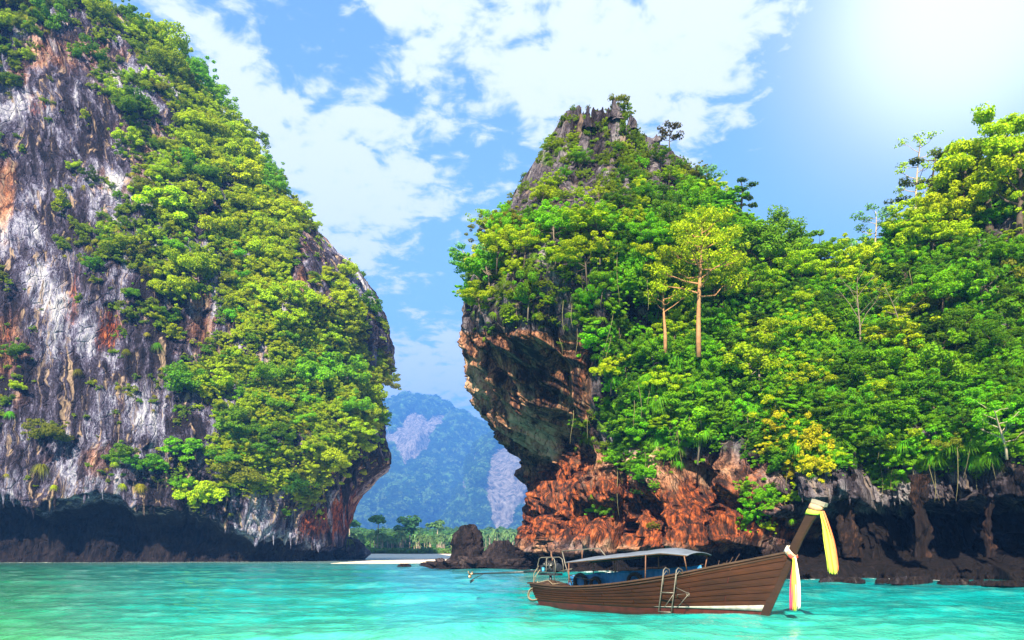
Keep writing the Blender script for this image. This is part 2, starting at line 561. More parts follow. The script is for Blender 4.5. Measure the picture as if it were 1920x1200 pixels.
# ---- left cliff
LE = [(-200, 150), (-60, 235), (0, 283), (60, 322), (120, 370), (180, 415), (240, 460), (280, 498), (330, 535), (380, 574), (420, 610), (460, 655), (500, 684),
      (540, 704), (600, 726), (622, 726), (630, 712), (700, 700), (760, 704), (800, 712), (840, 722), (852, 724), (866, 706), (890, 685), (905, 668), (930, 655), (960, 648),
      (1000, 640), (1030, 634), (1055, 624), (1100, 620)]
def build_left():
    NU, NF, NV = 560, 470, 660
    zt = 168.0
    v = np.linspace(0, 1, NV)
    z = -2.0 + (zt + 2.0) * v
    Y0 = 186.0 + 26.0 * np.clip(z / zt, 0, 1) ** 1.3
    D = 48.0
    XL = -165.0
    phi = np.linspace(0, 1, NF) ** 0.9 * math.pi / 2
    e = 2 / 2.5
    sx = np.sin(phi) ** e; cyv = 1 - np.cos(phi) ** e
    # edge X so that the outline seen from the beach has its true place
    Yedge = Y0 + D * 0.62
    lo = np.full(NV, -160.0); hi = np.full(NV, 60.0)
    py_z = HY - F * (z - CH) / Yedge
    tgt = (profile(LE, py_z) - 960) / F
    for _ in range(30):
        mid = (lo + hi) / 2
        X = XL + (mid[None, :] - XL) * sx[:, None]
        Y = Y0[None, :] + D * cyv[:, None]
        mx = (X / Y).max(axis=0)
        hi = np.where(mx > tgt, mid, hi); lo = np.where(mx > tgt, lo, mid)
    XE = (lo + hi) / 2
    X = np.zeros((NU, NV)); Y = np.zeros((NU, NV))
    X[:NF] = XL + (XE[None, :] - XL) * sx[:, None]
    Y[:NF] = Y0[None, :] + D * cyv[:, None]
    k = (np.arange(NU - NF) + 1) / (NU - NF)
    X[NF:] = XE[None, :] - 22 * (k ** 2)[:, None]
    Y[NF:] = (Y0 + D)[None, :] + 60 * k[:, None]
    Z = np.broadcast_to(z[None, :], X.shape).copy()
    P = np.stack([X, Y, Z], -1)
    px, py = proj(P)
    n = flat_normals(P)
    if n[NF // 3, NV // 2, 1] > 0: n = -n
    s = np.concatenate([[0], np.cumsum(np.hypot(np.diff(X[:, NV // 2]), np.diff(Y[:, NV // 2])))])[:, None] + 0 * X
    d = 4.2 * fbm(s / 26, Z / 34, 0.0 * s, 4, 3)
    # the flank towards the strait stands in folds and ledges
    d += 2.6 * sstep(250, 420, px) * fbm(s / 9, Z / 11, 0 * s + 3, 4, 13)
    d += 1.5 * ridge(s / 5.5, Z / 42, 0.3 + 0 * s, 3, 11) * (1 - 0.4 * sstep(300, 500, px))
    d += 1.2 * fbm(s / 4.2, Z / 10, 0 * s, 4, 21)
    d += 0.7 * ridge(s / 1.7, Z / 16, 0 * s, 2, 31)
    d += 0.45 * fbm(s / 1.2, Z / 1.9, 0 * s, 3, 41)
    d += spots(px, py, [(200, 640, 38, 60, -3.0), (130, 540, 20, 45, -2.2), (300, 880, 16, 50, -2.5), (160, 480, 14, 60, -1.6), (8, 380, 16, 90, -2.5), (370, 620, 40, 70, -2.5), (330, 280, 60, 60, -2.0), (60, 850, 30, 50, -2.5),
                        (90, 110, 80, 40, -2), (430, 560, 40, 260, -1.5), (560, 480, 30, 120, 2.0), (620, 700, 40, 120, 2.0), (470, 700, 60, 90, 2.2), (660, 860, 40, 40, -2)])
    # sea cave along the foot
    lipz = CH + (HY - profile([(-200, 930), (0, 926), (60, 952), (130, 926), (190, 922), (250, 940), (330, 948), (400, 958), (432, 990), (470, 1003), (520, 1010), (560, 1003), (600, 1020), (700, 1020)], px)) / F * 190
    lipz = lipz + 1.1 * ridge(s / 3.0, 0 * s, 0 * s, 2, 51) + 0.6 * fbm(s / 1.0, 0 * s, 0 * s, 2, 52)
    R = profile([(-300, 15), (380, 15), (440, 10), (520, 7), (600, 3.5), (640, 2.5), (900, 2)], px)
    q = np.clip((lipz - Z) / np.maximum(lipz, 0.5), 0, 1.3)
    rec = R * (sstep(0, 0.30, q) ** 0.8) - 0.10 * R * sstep(0.8, 1.05, q)
    rec += 7 * np.exp(-((px - 235) / 45) ** 2) * sstep(0.25, 0.5, q)
    d = d - rec + 1.2 * sstep(0.1, 0.4, q) * fbm(s / 5, Z / 2.2, 7 + 0 * s, 4, 77)
    d *= np.where(q > 0.02, 0.75, 1.0) if False else 1.0
    P2 = P + n * d[..., None]
    P2[..., 2] += 0.5 * fbm(s / 3, Z / 3, 5 + 0 * s, 2, 61) * (Z > 2)
    # crest rolls back
    cap = sstep(0.93, 1.0, v)[None, :]
    P2[..., 1] += 40 * cap ** 2
    warm = 0.18 + spots(px, py, [(110, 110, 130, 70, .35), (300, 300, 110, 130, .35), (380, 600, 60, 90, .35), (560, 480, 60, 300, .3), (640, 960, 60, 50, .5), (20, 660, 40, 80, .5), (5, 370, 25, 90, .6), (190, 870, 60, 40, .3)])
    rust = 0.0 + 0.06 * (1 - sstep(300, 400, px)) + spots(px, py, [(200, 620, 45, 45, .55), (70, 200, 40, 20, .45), (135, 560, 18, 60, .4), (8, 370, 22, 90, .35), (600, 985, 70, 45, .55), (650, 940, 40, 60, .4), (20, 640, 30, 80, .25),
                                  (230, 195, 14, 20, .45), (330, 300, 60, 50, .22), (715, 560, 30, 50, .4), (580, 560, 80, 300, .05), (170, 440, 90, 120, .08)])
    wet_shade = np.maximum(sstep(0.02, 0.25, q) * profile([(-300, 1), (430, 1), (520, .75), (620, .35), (800, .4)], px), sstep(5.0, 1.2, Z))  # tide band, plus the sea cave's shade as dark rock colour
    moss = 0.15 + 0.35 * sstep(330, 480, px)
    me = mesh_np('cliff', P2.reshape(-1, 3), grid_quads(NU, NV), ROCK_L, True, None, dict(rust=rust, wet_shade=wet_shade, moss=moss, warm=warm))
    o = link('limestone_cliff', me)
    setp(o, 'tall grey-blue limestone cliff with pale streaks over a dark sea cave, bushes down its right flank', 'cliff', None, 'structure')
    return o, P2, lipz, px
cliffL, PL, lipL, pxL0 = build_left()

# ---- right cliff: leaning tower that runs on into a wooded hillside
RE = [(120, 1092), (185, 1090), (200, 1080), (235, 1052), (290, 1010), (350, 972), (400, 945), (440, 918), (480, 893), (560, 878), (600, 870), (625, 868), (680, 880), (730, 905), (790, 928),
      (840, 962), (880, 985), (940, 996), (975, 1012), (1000, 1004), (1030, 994), (1045, 1000), (1062, 1006), (1100, 1006)]
CREST = [(700, 200), (1078, 200), (1096, 188), (1112, 192), (1124, 204), (1136, 190), (1152, 178), (1164, 177), (1184, 196), (1210, 218), (1260, 252), (1310, 300), (1340, 345), (1400, 408), (1460, 452), (1520, 490), (1580, 500), (1640, 462), (1700, 420), (1760, 385), (1820, 330), (1920, 265), (2100, 215), (2600, 190)]
FRONT = [(12.4, 99), (20.4, 91), (26.8, 83), (32.4, 76.5), (37.5, 73), (44.2, 69.5), (52, 67), (75, 63)]
def build_right():
    NB, NC, NFR, NV = 60, 200, 620, 720
    NU = NB + NC + NFR
    v = np.linspace(0, 1, NV) ** 1.0
    fx = np.array([p[0] for p in FRONT]); fy = np.array([p[1] for p in FRONT])
    tt = np.concatenate([[0], np.cumsum(np.hypot(np.diff(fx), np.diff(fy)))])
    tq = np.linspace(0, tt[-1], NFR)
    for _ in range(1):
        BX = np.interp(tq, tt, fx); BY = np.interp(tq, tt, fy)
    ker = np.ones(41) / 41
    BXs = np.convolve(np.pad(BX, 20, 'edge'), ker, 'valid'); BYs = np.convolve(np.pad(BY, 20, 'edge'), ker, 'valid')
    BX, BY = BXs, BYs
    Yf0, D, XM = BY[0], 38.0, 30.0
    zgrid = np.linspace(-2, 80, 400)
    # edge X(z) of the tower
    def lean_t(zv): return 16.0 * np.clip(zv / 74.0, 0, 1) ** 1.4 - 9.0 * np.exp(-((zv - 37) / 11) ** 2) + 3.0 * np.exp(-((zv - 14) / 8) ** 2)
    def wid(zv): return 10.5 + 5.0 * sstep(5, 35, zv) - 7.5 * sstep(38, 74, zv)
    phi = np.linspace(0, math.pi / 2, NC)
    e = 2 / 2.3
    cxv = np.cos(phi) ** e           # 1 at the edge .. 0 at the front
    cyv = 1 - np.sin(phi) ** e       # 1 at the edge .. 0 at the front
    Yed = Yf0 + lean_t(zgrid) + D * 0.45
    tgt = (profile(RE, HY - F * (zgrid - CH) / Yed) - 960) / F
    lo = np.full(400, -60.0); hi = np.full(400, 60.0)
    W = wid(zgrid)
    for _ in range(30):
        mid = (lo + hi) / 2
        X = mid[None] + W[None] * (1 - cxv[:, None])
        Y = Yf0 + lean_t(zgrid)[None] + D * cyv[:, None]
        mn = (X / Y).min(axis=0)
        hi = np.where(mn > tgt, mid, hi); lo = np.where(mn > tgt, lo, mid)
    XEg = (lo + hi) / 2
    XEf = lambda zv: np.interp(zv, zgrid, XEg)
    def plan(zv):
        """zv (NU,) heights -> X, Y"""
        X = np.zeros(NU); Y = np.zeros(NU)
        xe = XEf(zv); wd = wid(zv); lt = lean_t(zv)
        k = 1 - np.arange(NB) / NB
        X[:NB] = xe[:NB] + 24 * k ** 2; Y[:NB] = Yf0 + lt[:NB] + D + 45 * k
        c = slice(NB, NB + NC)
        X[c] = xe[c] + wd[c] * (1 - cxv); Y[c] = Yf0 + lt[c] + D * cyv
        f = slice(NB + NC, NU)
        xj = xe[f] + wd[f]
        X[f] = np.where(BX < XM, xj + (BX - BX[0]) * (XM - xj) / (XM - BX[0]), BX)
        wt = 1 - sstep(14, 27, BX)
        hill = 30.0 * np.clip(zv[f] / np.maximum(ztop[f], 5), 0, 1) ** 1.15
        Y[f] = BY + lt[f] * wt + hill * (1 - wt)
        return X, Y
    ztop = np.full(NU, 60.0)
    for _ in range(12):
        X, Y = plan(ztop)
        pxc = 960 + F * X / Y
        zn = CH + (HY - profile(CREST, pxc)) / F * Y
        zn[:NB] = zn[NB + 2]
        ztop = 0.5 * ztop + 0.5 * zn
    ztop = np.convolve(np.pad(ztop, 4, 'edge'), np.ones(9) / 9, 'valid')
    P = np.zeros((NU, NV, 3))
    for j in range(NV):
        zv = -2 + (ztop + 2) * v[j]
        X, Y = plan(zv)
        P[:, j, 0] = X; P[:, j, 1] = Y; P[:, j, 2] = zv
    px, py = proj(P)
    Z = P[..., 2]
    n = flat_normals(P)
    if n[NB + NC + 50, NV // 2, 1] > 0: n = -n
    mj = NV // 3
    s = np.concatenate([[0], np.cumsum(np.hypot(np.diff(P[:, mj, 0]), np.diff(P[:, mj, 1])))])[:, None] + 0 * Z
    tow = 1 - sstep(1180, 1420, px)
    rocky = sstep(780, 900, py)       # carved lower rock
    d = 2.2 * fbm(s / 15, Z / 15, 0 * s, 4, 103)
    d += 1.6 * (1 - tow) * fbm(s / 7, Z / 7, 0 * s + 2, 3, 108)
    d += 1.0 * ridge(s / 3.4, Z / 17, 0 * s, 3, 111)
    d += 0.7 * fbm(s / 2.2, Z / 4.2, 0 * s, 4, 121)
    d += 0.42 * ridge(s / 1.0, Z / 5, 0 * s, 2, 131) + 0.3 * fbm(s / .7, Z / .9, 0 * s, 3, 141)
    # hollows, knobs and columns of the carved lower rock
    hol = fbm(s / 4.2, Z / 5.0, 9 + 0 * s, 3, 151)
    d += rocky * (1.9 * fbm(s / 2.4, Z / 3.4, 1 + 0 * s, 4, 152) - 5.2 * sstep(0.06, 0.18, hol) - 1.3 * sstep(0.12, 0.22, fbm(s / 1.7, Z / 2.1, 19 + 0 * s, 3, 158)) + 1.6 * sstep(0.1, 0.4, -hol))
    d += rocky * (0.75 * ridge(s / 1.35, Z / 2.6, 4 + 0 * s, 3, 156) + 0.5 * ridge(s / 0.55, Z / 3.2, 6 + 0 * s, 3, 159) + 0.35 * fbm(s / 0.5, Z / 0.6, 4 + 0 * s, 3, 157))
    d -= 1.6 * sstep(610, 690, py) * (1 - sstep(940, 1000, py)) * (1 - sstep(1060, 1140, px))
    d -= 1.2 * sstep(790, 850, py) * (1 - sstep(940, 1000, py)) * (1 - sstep(1090, 1200, px))
    # folded laminae on the underside of the overhang
    und = sstep(610, 640, py) * (1 - sstep(830, 900, py)) * (1 - sstep(1060, 1120, px))
    lam = ridge((s * 0.55 + Z * 0.75) / 2.0, (s - Z) / 22, 0 * s, 3, 161)
    d += und * 1.9 * lam
    d += spots(px, py, [(1035, 700, 30, 110, -5.0), (1020, 800, 45, 50, -5.0), (1062, 845, 26, 26, -3.5), (1310, 905, 36, 38, -6.0), (1240, 955, 26, 24, -3.5), (1150, 965, 38, 22, -3.5), (1330, 985, 22, 40, -4.0),
                        (1390, 960, 24, 40, -3.5), (1090, 720, 24, 100, 1.6), (1130, 900, 28, 34, 2.0), (1270, 990, 24, 50, 1.4), (1350, 960, 16, 70, 2.0), (1190, 900, 26, 40, 1.2),
                        (1500, 600, 60, 200, 2.0), (1780, 650, 50, 140, -2.5), (1420, 560, 60, 100, -3.0), (1220, 600, 70, 60, -3.0), (1450, 820, 24, 60, -2.0), (1600, 700, 70, 120, 1.6)])
    lipz = CH + (HY - profile([(800, 1030), (1000, 1038), (1100, 1040), (1200, 1030), (1300, 1020), (1400, 1010), (1440, 975), (1480, 932), (1600, 928), (1700, 924), (1800, 926), (1920, 916), (2200, 915)], px)) / F * np.interp(px, [1000, 1300, 1500, 1920], [104, 92, 78, 69])
    lipz = lipz + 0.45 * ridge(s / 1.6, 0 * s, 0 * s, 2, 171) + 0.35 * fbm(s / .6, 0 * s, 0 * s, 2, 172)
    R = profile([(800, 1.2), (1060, 1.5), (1180, 4), (1350, 4.5), (1430, 7), (1480, 11), (2600, 11)], px)
    q = np.clip((lipz - Z) / np.maximum(lipz, 0.5), 0, 1.4)
    d = d - R * sstep(0, 0.22, q) ** 0.8 + 0.93 * R * sstep(0.62, 0.97, q)
    d = d * (1 - 0.75 * sstep(50, 72, Z) * (1 - sstep(1180, 1300, px)))
    P2 = P + n * d[..., None]
    # spires on the summit
    top = sstep(0.86, 1.0, v)[None, :]
    sp = np.clip(ridge(s / 1.5, 0.0 * s, 0 * s, 2, 181), -0.2, 1) * (1 - sstep(1150, 1300, px))
    P2[..., 2] += 2.8 * sp * top
    cap = sstep(0.94, 1.0, v)[None, :]
    P2[..., 1] += 26 * cap ** 2 * (0.3 + 0.7 * sstep(1150, 1400, px))
    warm = 0.12 + 1.3 * und + 0.5 * sstep(800, 880, py) * (1 - sstep(1440, 1500, px)) + spots(px, py, [(1060, 720, 50, 110, .7)])
    rust = -0.15 + spots(px, py, [(1250, 960, 260, 90, .18), (1060, 760, 60, 120, .30), (1000, 880, 40, 60, .3), (1095, 700, 18, 50, .5), (1030, 900, 60, 50, .45), (1180, 930, 170, 70, .52), (1320, 960, 120, 60, .48), (1430, 880, 60, 70, .42), (1030, 990, 50, 40, .5), (1250, 1000, 140, 40, .4),
                                  (1140, 990, 150, 40, .35), (1400, 980, 80, 40, .3), (1690, 930, 20, 20, .3), (1225, 640, 300, 30, -.1)])
    wet_shade = np.maximum(sstep(0.02, 0.3, q) * profile([(800, .5), (1420, .6), (1500, 1.0), (2600, 1.0)], px), sstep(3.8, 1.6, Z) * 0.9)  # low cave's shade put into the rock colour, with the tide band
    moss = 0.12 + 0.5 * sstep(1150, 1350, px) * (1 - sstep(840, 900, py))
    me = mesh_np('cliff', P2.reshape(-1, 3), grid_quads(NU, NV), ROCK_R, True, None, dict(rust=rust, wet_shade=wet_shade, moss=moss, warm=warm))
    o = link('overhanging_cliff', me)
    setp(o, 'leaning limestone tower with rust-red carved foot running into a wooded hillside over a low cave', 'cliff', None, 'structure')
    return o, P2, lipz, px
cliffR, PR, lipR, pxR0 = build_right()
print('cliffs', time.time() - T0)
# ------------------------------------------------------------------ water, beach, far land
def water_material():
    m, t, o = new_mat('turquoise_water')
    pos = t.n.new('ShaderNodeNewGeometry').outputs['Position']
    sp = t.node('ShaderNodeSeparateXYZ', None, Vector=pos)
    X, Y = sp.outputs[0], sp.outputs[1]
    n1 = t.noise(t.mapping(pos, (0.05, 0.022, 1)), 1.0, 4.0, 0.55)
    n2 = t.noise(t.mapping(pos, (0.50, 0.30, 1)), 1.0, 6.0, 0.68, 0.6)
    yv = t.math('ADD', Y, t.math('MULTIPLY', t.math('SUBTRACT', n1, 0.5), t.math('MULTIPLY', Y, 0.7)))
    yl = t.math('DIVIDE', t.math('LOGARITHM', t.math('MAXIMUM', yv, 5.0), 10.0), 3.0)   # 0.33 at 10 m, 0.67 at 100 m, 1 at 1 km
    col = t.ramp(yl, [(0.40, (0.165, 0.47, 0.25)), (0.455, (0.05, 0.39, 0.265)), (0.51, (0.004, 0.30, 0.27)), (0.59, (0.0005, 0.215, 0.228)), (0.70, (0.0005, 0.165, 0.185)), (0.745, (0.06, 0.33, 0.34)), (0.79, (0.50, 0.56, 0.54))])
    # greener on the west side, the cliff's dark reflection painted into the colour
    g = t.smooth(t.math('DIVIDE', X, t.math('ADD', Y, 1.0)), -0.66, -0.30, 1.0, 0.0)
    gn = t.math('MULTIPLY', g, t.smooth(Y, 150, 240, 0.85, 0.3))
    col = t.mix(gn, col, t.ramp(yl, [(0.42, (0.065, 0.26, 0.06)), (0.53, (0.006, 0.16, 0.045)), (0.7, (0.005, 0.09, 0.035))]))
    col = t.mix(t.smooth(n2, 0.46, 0.68, 0.0, 0.32), col, (0.12, 0.36, 0.27), 'MIX')  # light and dark of the ripples painted into the water colour
    col = t.mix(t.smooth(n2, 0.48, 0.28, 0.0, 0.5), col, (0.0, 0.10, 0.085))
    foam = t.attr('foam').outputs['Fac']
    nf = t.noise(t.mapping(pos, (0.9, 0.9, 1)), 0.9, 5.0, 0.7)
    fm = t.smooth(t.math('ADD', foam, t.math('MULTIPLY', t.math('SUBTRACT', nf, 0.5), 1.6)), 0.62, 0.85)
    col = t.mix(fm, col, (0.75, 0.80, 0.78))
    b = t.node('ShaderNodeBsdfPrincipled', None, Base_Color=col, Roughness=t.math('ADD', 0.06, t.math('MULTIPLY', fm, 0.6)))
    b.inputs['IOR'].default_value = 1.33
    b.inputs['Specular IOR Level'].default_value = 0.3
    w1 = t.noise(t.mapping(pos, (1.3, 1.0, 1), rot=(0, 0, 0.25)), 0.7, 5.0, 0.6, 0.4)
    w2 = t.noise(t.mapping(pos, (3.2, 2.4, 1), rot=(0, 0, -0.35)), 1.3, 3.0, 0.6, 0.3)
    h = t.math('ADD', t.math('MULTIPLY', w1, 0.26), t.math('MULTIPLY', w2, 0.08))
    bump = t.node('ShaderNodeBump', None, Height=h, Strength=0.42, Distance=1.0)
    t.put(b.inputs['Normal'], bump.outputs[0])
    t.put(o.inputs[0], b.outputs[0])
    return m

def build_water():
    yr = np.concatenate([np.linspace(-60, 8, 12), np.geomspace(8.5, 260, 430), np.geomspace(266, 8900, 58)])
    xr = np.concatenate([np.linspace(-6, -0.95, 14), np.linspace(-0.94, 0.94, 380), np.linspace(0.95, 6, 14)])
    Yg, U = np.meshgrid(yr, xr, indexing='ij')
    Xg = U * np.maximum(np.abs(Yg) * 0.75 + 6, 14.0)
    Xg = np.where(np.abs(U) > 0.94, np.sign(U) * (np.abs(Xg)), Xg)
    Xg = np.clip(Xg, -6300, 6300)
    Z = np.zeros_like(Xg)
    rw = np.random.default_rng(3)
    for k in range(22):
        L = 0.9 * (1.17 ** k)
        a = 0.0075 * L ** 0.72
        th = rw.normal(1.75, 0.55)
        ph = rw.uniform(0, 6.28)
        fade = np.clip(L / (np.abs(Yg) * 0.012 + 0.05) - 0.6, 0, 1)
        arg = 2 * np.pi / L * (Xg * np.cos(th) + Yg * np.sin(th) + 0.5 * L * vnoise(Xg / (3 * L), Yg / (3 * L), 0 * Xg, 70 + k)) + ph
        Z += a * fade * (1 - 2 * np.abs(np.sin(arg / 2)) ** 1.3)
    fade2 = np.clip((900 - Yg) / 500, 0, 1)
    Z *= fade2
    Z *= 1 - 0.92 * sstep(125, 170, Yg)
    # foam where the swell breaks on the feet of the cliffs
    foam = np.zeros_like(Xg)
    for P in (PL, PR):
        j = int(np.argmin(np.abs(P[P.shape[0] // 2, :, 2] - 0.15)))
        line = P[:, j, :2][::3]
        A = np.stack([Xg[12:470].ravel(), Yg[12:470].ravel()], -1).astype(np.float32)
        best = np.full(len(A), 1e9, np.float32)
        for q in range(0, len(line), 1):
            dd = (A[:, 0] - line[q, 0]) ** 2 + (A[:, 1] - line[q, 1]) ** 2
            best = np.minimum(best, dd)
        f = np.zeros_like(Xg)
        f[12:470] = np.exp(-np.sqrt(best) / 3.4).reshape(f[12:470].shape)
        foam = np.maximum(foam, f * 0.95)
    V = np.stack([Xg, Yg, Z], -1)
    me = mesh_np('water', V.reshape(-1, 3), grid_quads(*Xg.shape)[:, ::-1], water_material(), True, None, dict(foam=foam))
    o = link('water', me)
    setp(o, 'clear turquoise sea, pale green over sand near the camera and white towards the beach', 'water', None, 'structure')
build_water()
print('water', time.time() - T0)

def build_land():
    xs = np.linspace(-700, 900, 120)
    ys = np.array([160, 174, 190, 205, 220, 240, 270, 300, 340, 380, 404, 412, 420, 428, 440])
    Xg, Yg = np.meshgrid(xs, ys, indexing='ij')
    wob = 10 * np.sin(Xg / 60) + 14 * fbm(Xg / 18, Yg / 18, 0 * Xg, 3, 8)
    Yg = Yg + wob
    Zg = np.interp(Yg - wob, [160, 192, 380, 400, 440], [-0.25, 0.03, 0.12, 0.35, 1.7])
    Zg = Zg - 0.5 * sstep(-42, -54, Xg) * sstep(380, 340, Yg)
    o = link('beach', mesh_np('beach', np.stack([Xg, Yg, Zg], -1).reshape(-1, 3), grid_quads(*Xg.shape), SAND))
    setp(o, 'pale sand beach below the palm grove across the strait', 'beach', None, 'structure')
    xs = np.linspace(-6300, 6300, 150); ys = np.concatenate([np.linspace(424, 1200, 40), np.linspace(1300, 8900, 60)])
    Xg, Yg = np.meshgrid(xs, ys, indexing='ij')
    Zg = 1.3 + np.clip((Yg - 424) / 60, 0, 1) * 1.2 + np.clip((Yg - 520) / 400, 0, 1) * 22 + 1.5 * fbm(Xg / 50, Yg / 50, 0 * Xg, 2, 5) * np.clip((Yg - 440) / 50, 0, 1)
    o = link('ground', mesh_np('ground', np.stack([Xg, Yg, Zg], -1).reshape(-1, 3), grid_quads(*Xg.shape), SOIL))
    setp(o, 'low wooded ground behind the far beach', 'ground', None, 'structure')
    return Xg, Yg, Zg
build_land()

def ground_z(x, y):
    return 1.3 + min(max((y - 424) / 60, 0), 1) * 1.2 + min(max((y - 520) / 400, 0), 1) * 22

def build_mountain(name, label, outline, Yb, lean, patches, seed):
    NU, NV = 240, 150
    px = np.linspace(outline[0][0], outline[-1][0], NU)
    pyt = profile(outline, px)
    Yc = Yb + lean
    zt = CH + (HY - pyt) / F * Yc + 40 * fbm(px / 40, 0 * px, 0 * px, 4, seed)
    v = np.linspace(0, 1, NV)
    Xc = (px - 960) / F * Yc
    Z = zt[:, None] * v[None, :]
    Yg = Yb + lean * (0.25 * v + 0.75 * v ** 1.3)[None, :] + 0 * Z
    Xg = Xc[:, None] + 0 * Z
    pxa, pya = proj(np.stack([Xg, Yg, Z], -1))
    m = 0
    for (cx, cy_, rx, ry) in patches:
        dd = ((pxa - cx) / rx) ** 2 + ((pya - cy_) / ry) ** 2 + 0.9 * fbm(Xg / 140, Z / 500, 0 * Z, 4, seed + 9) + 0.35 * fbm(Xg / 27, Z / 130, 0 * Z, 3, seed + 19)
        m = np.maximum(m, sstep(1.15, 0.85, dd))
    dsp = 700 * fbm(Xg / 700, Z / 900, 0 * Z, 4, seed + 2) + 330 * fbm(Xg / 210, Z / 300, 0 * Z, 4, seed + 3)
    dsp += m * 45 * ridge(Xg / 60, Z / 350, 0 * Z, 3, seed + 4) - m * 70
    cap = sstep(0.9, 1, v)[None, :]
    Yg = Yg - dsp * (1 - 0.6 * cap) + 1000 * cap ** 2
    P = np.stack([Xg, Yg, Z + 1.0], -1)
    me = mesh_np('mountain', P.reshape(-1, 3), grid_quads(NU, NV), ROCK_F, True, None, dict(moss=1.6 * (1 - m), rust=0 * m - 0.5 + 0.25 * m, wet_shade=0 * m))
    o = link('mountain', me)
    setp(o, label, 'mountain', None, 'structure')
    return P, m
M1, m1 = build_mountain('mountain', 'forested limestone peak with one broad pale cliff, blue with distance', [(380, 1000), (520, 930), (600, 860), (660, 800), (700, 765), (735, 742), (768, 728), (800, 735), (840, 752), (870, 772), (900, 798), (940, 822), (1000, 860), (1100, 920), (1250, 960)], 4500, 1900,
                        [(778, 822, 52, 56), (726, 808, 12, 30), (822, 800, 22, 20)], 300)
M2, m2 = build_mountain('mountain', 'lower forested limestone ridge with pale streaked cliffs beside the leaning tower', [(820, 1030), (850, 960), (872, 890), (895, 836), (925, 802), (950, 800), (1000, 818), (1080, 860), (1200, 800), (1400, 840), (1700, 900)], 3400, 1200,
                        [(942, 930, 38, 84), (985, 895, 32, 60), (1000, 960, 24, 60), (873, 920, 8, 50), (893, 862, 8, 12)], 330)

# ------------------------------------------------------------------ foliage kit
def leaves(C, N, S, r, fold=0.25):
    n = len(C)
    N = N / (np.linalg.norm(N, axis=1, keepdims=True) + 1e-9)
    A = r.normal(size=(n, 3))
    T = A - N * (A * N).sum(1, keepdims=True)
    T /= np.linalg.norm(T, axis=1, keepdims=True) + 1e-9
    B = np.cross(N, T)
    S = S[:, None]
    V = np.stack([C - T * S * 0.7, C + B * S * 0.42 + N * S * fold * 0.5, C + T * S * 0.75 - N * S * 0.12, C - B * S * 0.42 + N * S * fold * 0.5], 1)
    Q = np.arange(4 * n).reshape(n, 4)
    return V.reshape(-1, 3), Q

def clump_leaves(centres, radii, per, size, r, up=0.45, flat=0.75):
    Cs, Ns, Ss, Vs = [], [], [], []
    for c, R in zip(centres, radii):
        k = max(6, int(per * (R / np.mean(radii)) ** 1.6))
        d = r.normal(size=(k, 3)); d /= np.linalg.norm(d, axis=1, keepdims=True)
        d[:, 2] = d[:, 2] * 0.8 + 0.22
        rad = R * (0.55 + 0.5 * r.random(k) ** 0.6)
        p = c + d * rad[:, None] * np.array([1, 1, flat])
        Cs.append(p)
        Ns.append(d + 0.55 * r.normal(size=(k, 3)) + np.array([0, 0, up]))
        Ss.append(size * (0.65 + 0.7 * r.random(k)))
        Vs.append(np.clip(0.5 + 0.22 * r.normal(size=k) + 0.25 * (r.random() - 0.5), 0, 1))
    return np.concatenate(Cs), np.concatenate(Ns), np.concatenate(Ss), np.concatenate(Vs)

def foliage_mesh(name, C, N, S, var, r):
    V, Q = leaves(C, N, S, r)
    return mesh_np(name, V, Q, LEAF, False, dict(leafvar=var))

def dome_clumps(r, n, low=-0.15, rin=0.45, rout=0.80, flat=0.85, cr=(0.22, 0.38)):
    cs = []
    tries = 0
    while len(cs) < n and tries < 4000:
        tries += 1
        d = r.normal(size=3); d /= np.linalg.norm(d)
        if d[2] < low: continue
        p = d * r.uniform(rin, rout) * np.array([1, 1, flat])
        if all(np.linalg.norm(p - q) > 0.20 for q in cs): cs.append(p)
    return np.array(cs), r.uniform(cr[0], cr[1], len(cs))

def branch_mesh(name, centres, base, r, mat, r0=0.06, n=5):
    mb = MB()
    top = np.array([0, 0, centres[:, 2].mean() * 0.4])
    base = np.array(base, float)
    mid = base * 0.4 + top * 0.6 + np.append(r.normal(size=2) * 0.05, 0)
    mb.tube([base, mid, top], [r0, r0 * 0.8, r0 * 0.6], n)
    for c in centres[:14]:
        a = mid + (top - mid) * r.random()
        m_ = (a + c) / 2 + r.normal(size=3) * 0.06
        mb.tube([a, m_, c], [r0 * 0.45, r0 * 0.3, r0 * 0.12], 4, caps=False)
    return mb.mesh(name, mat)

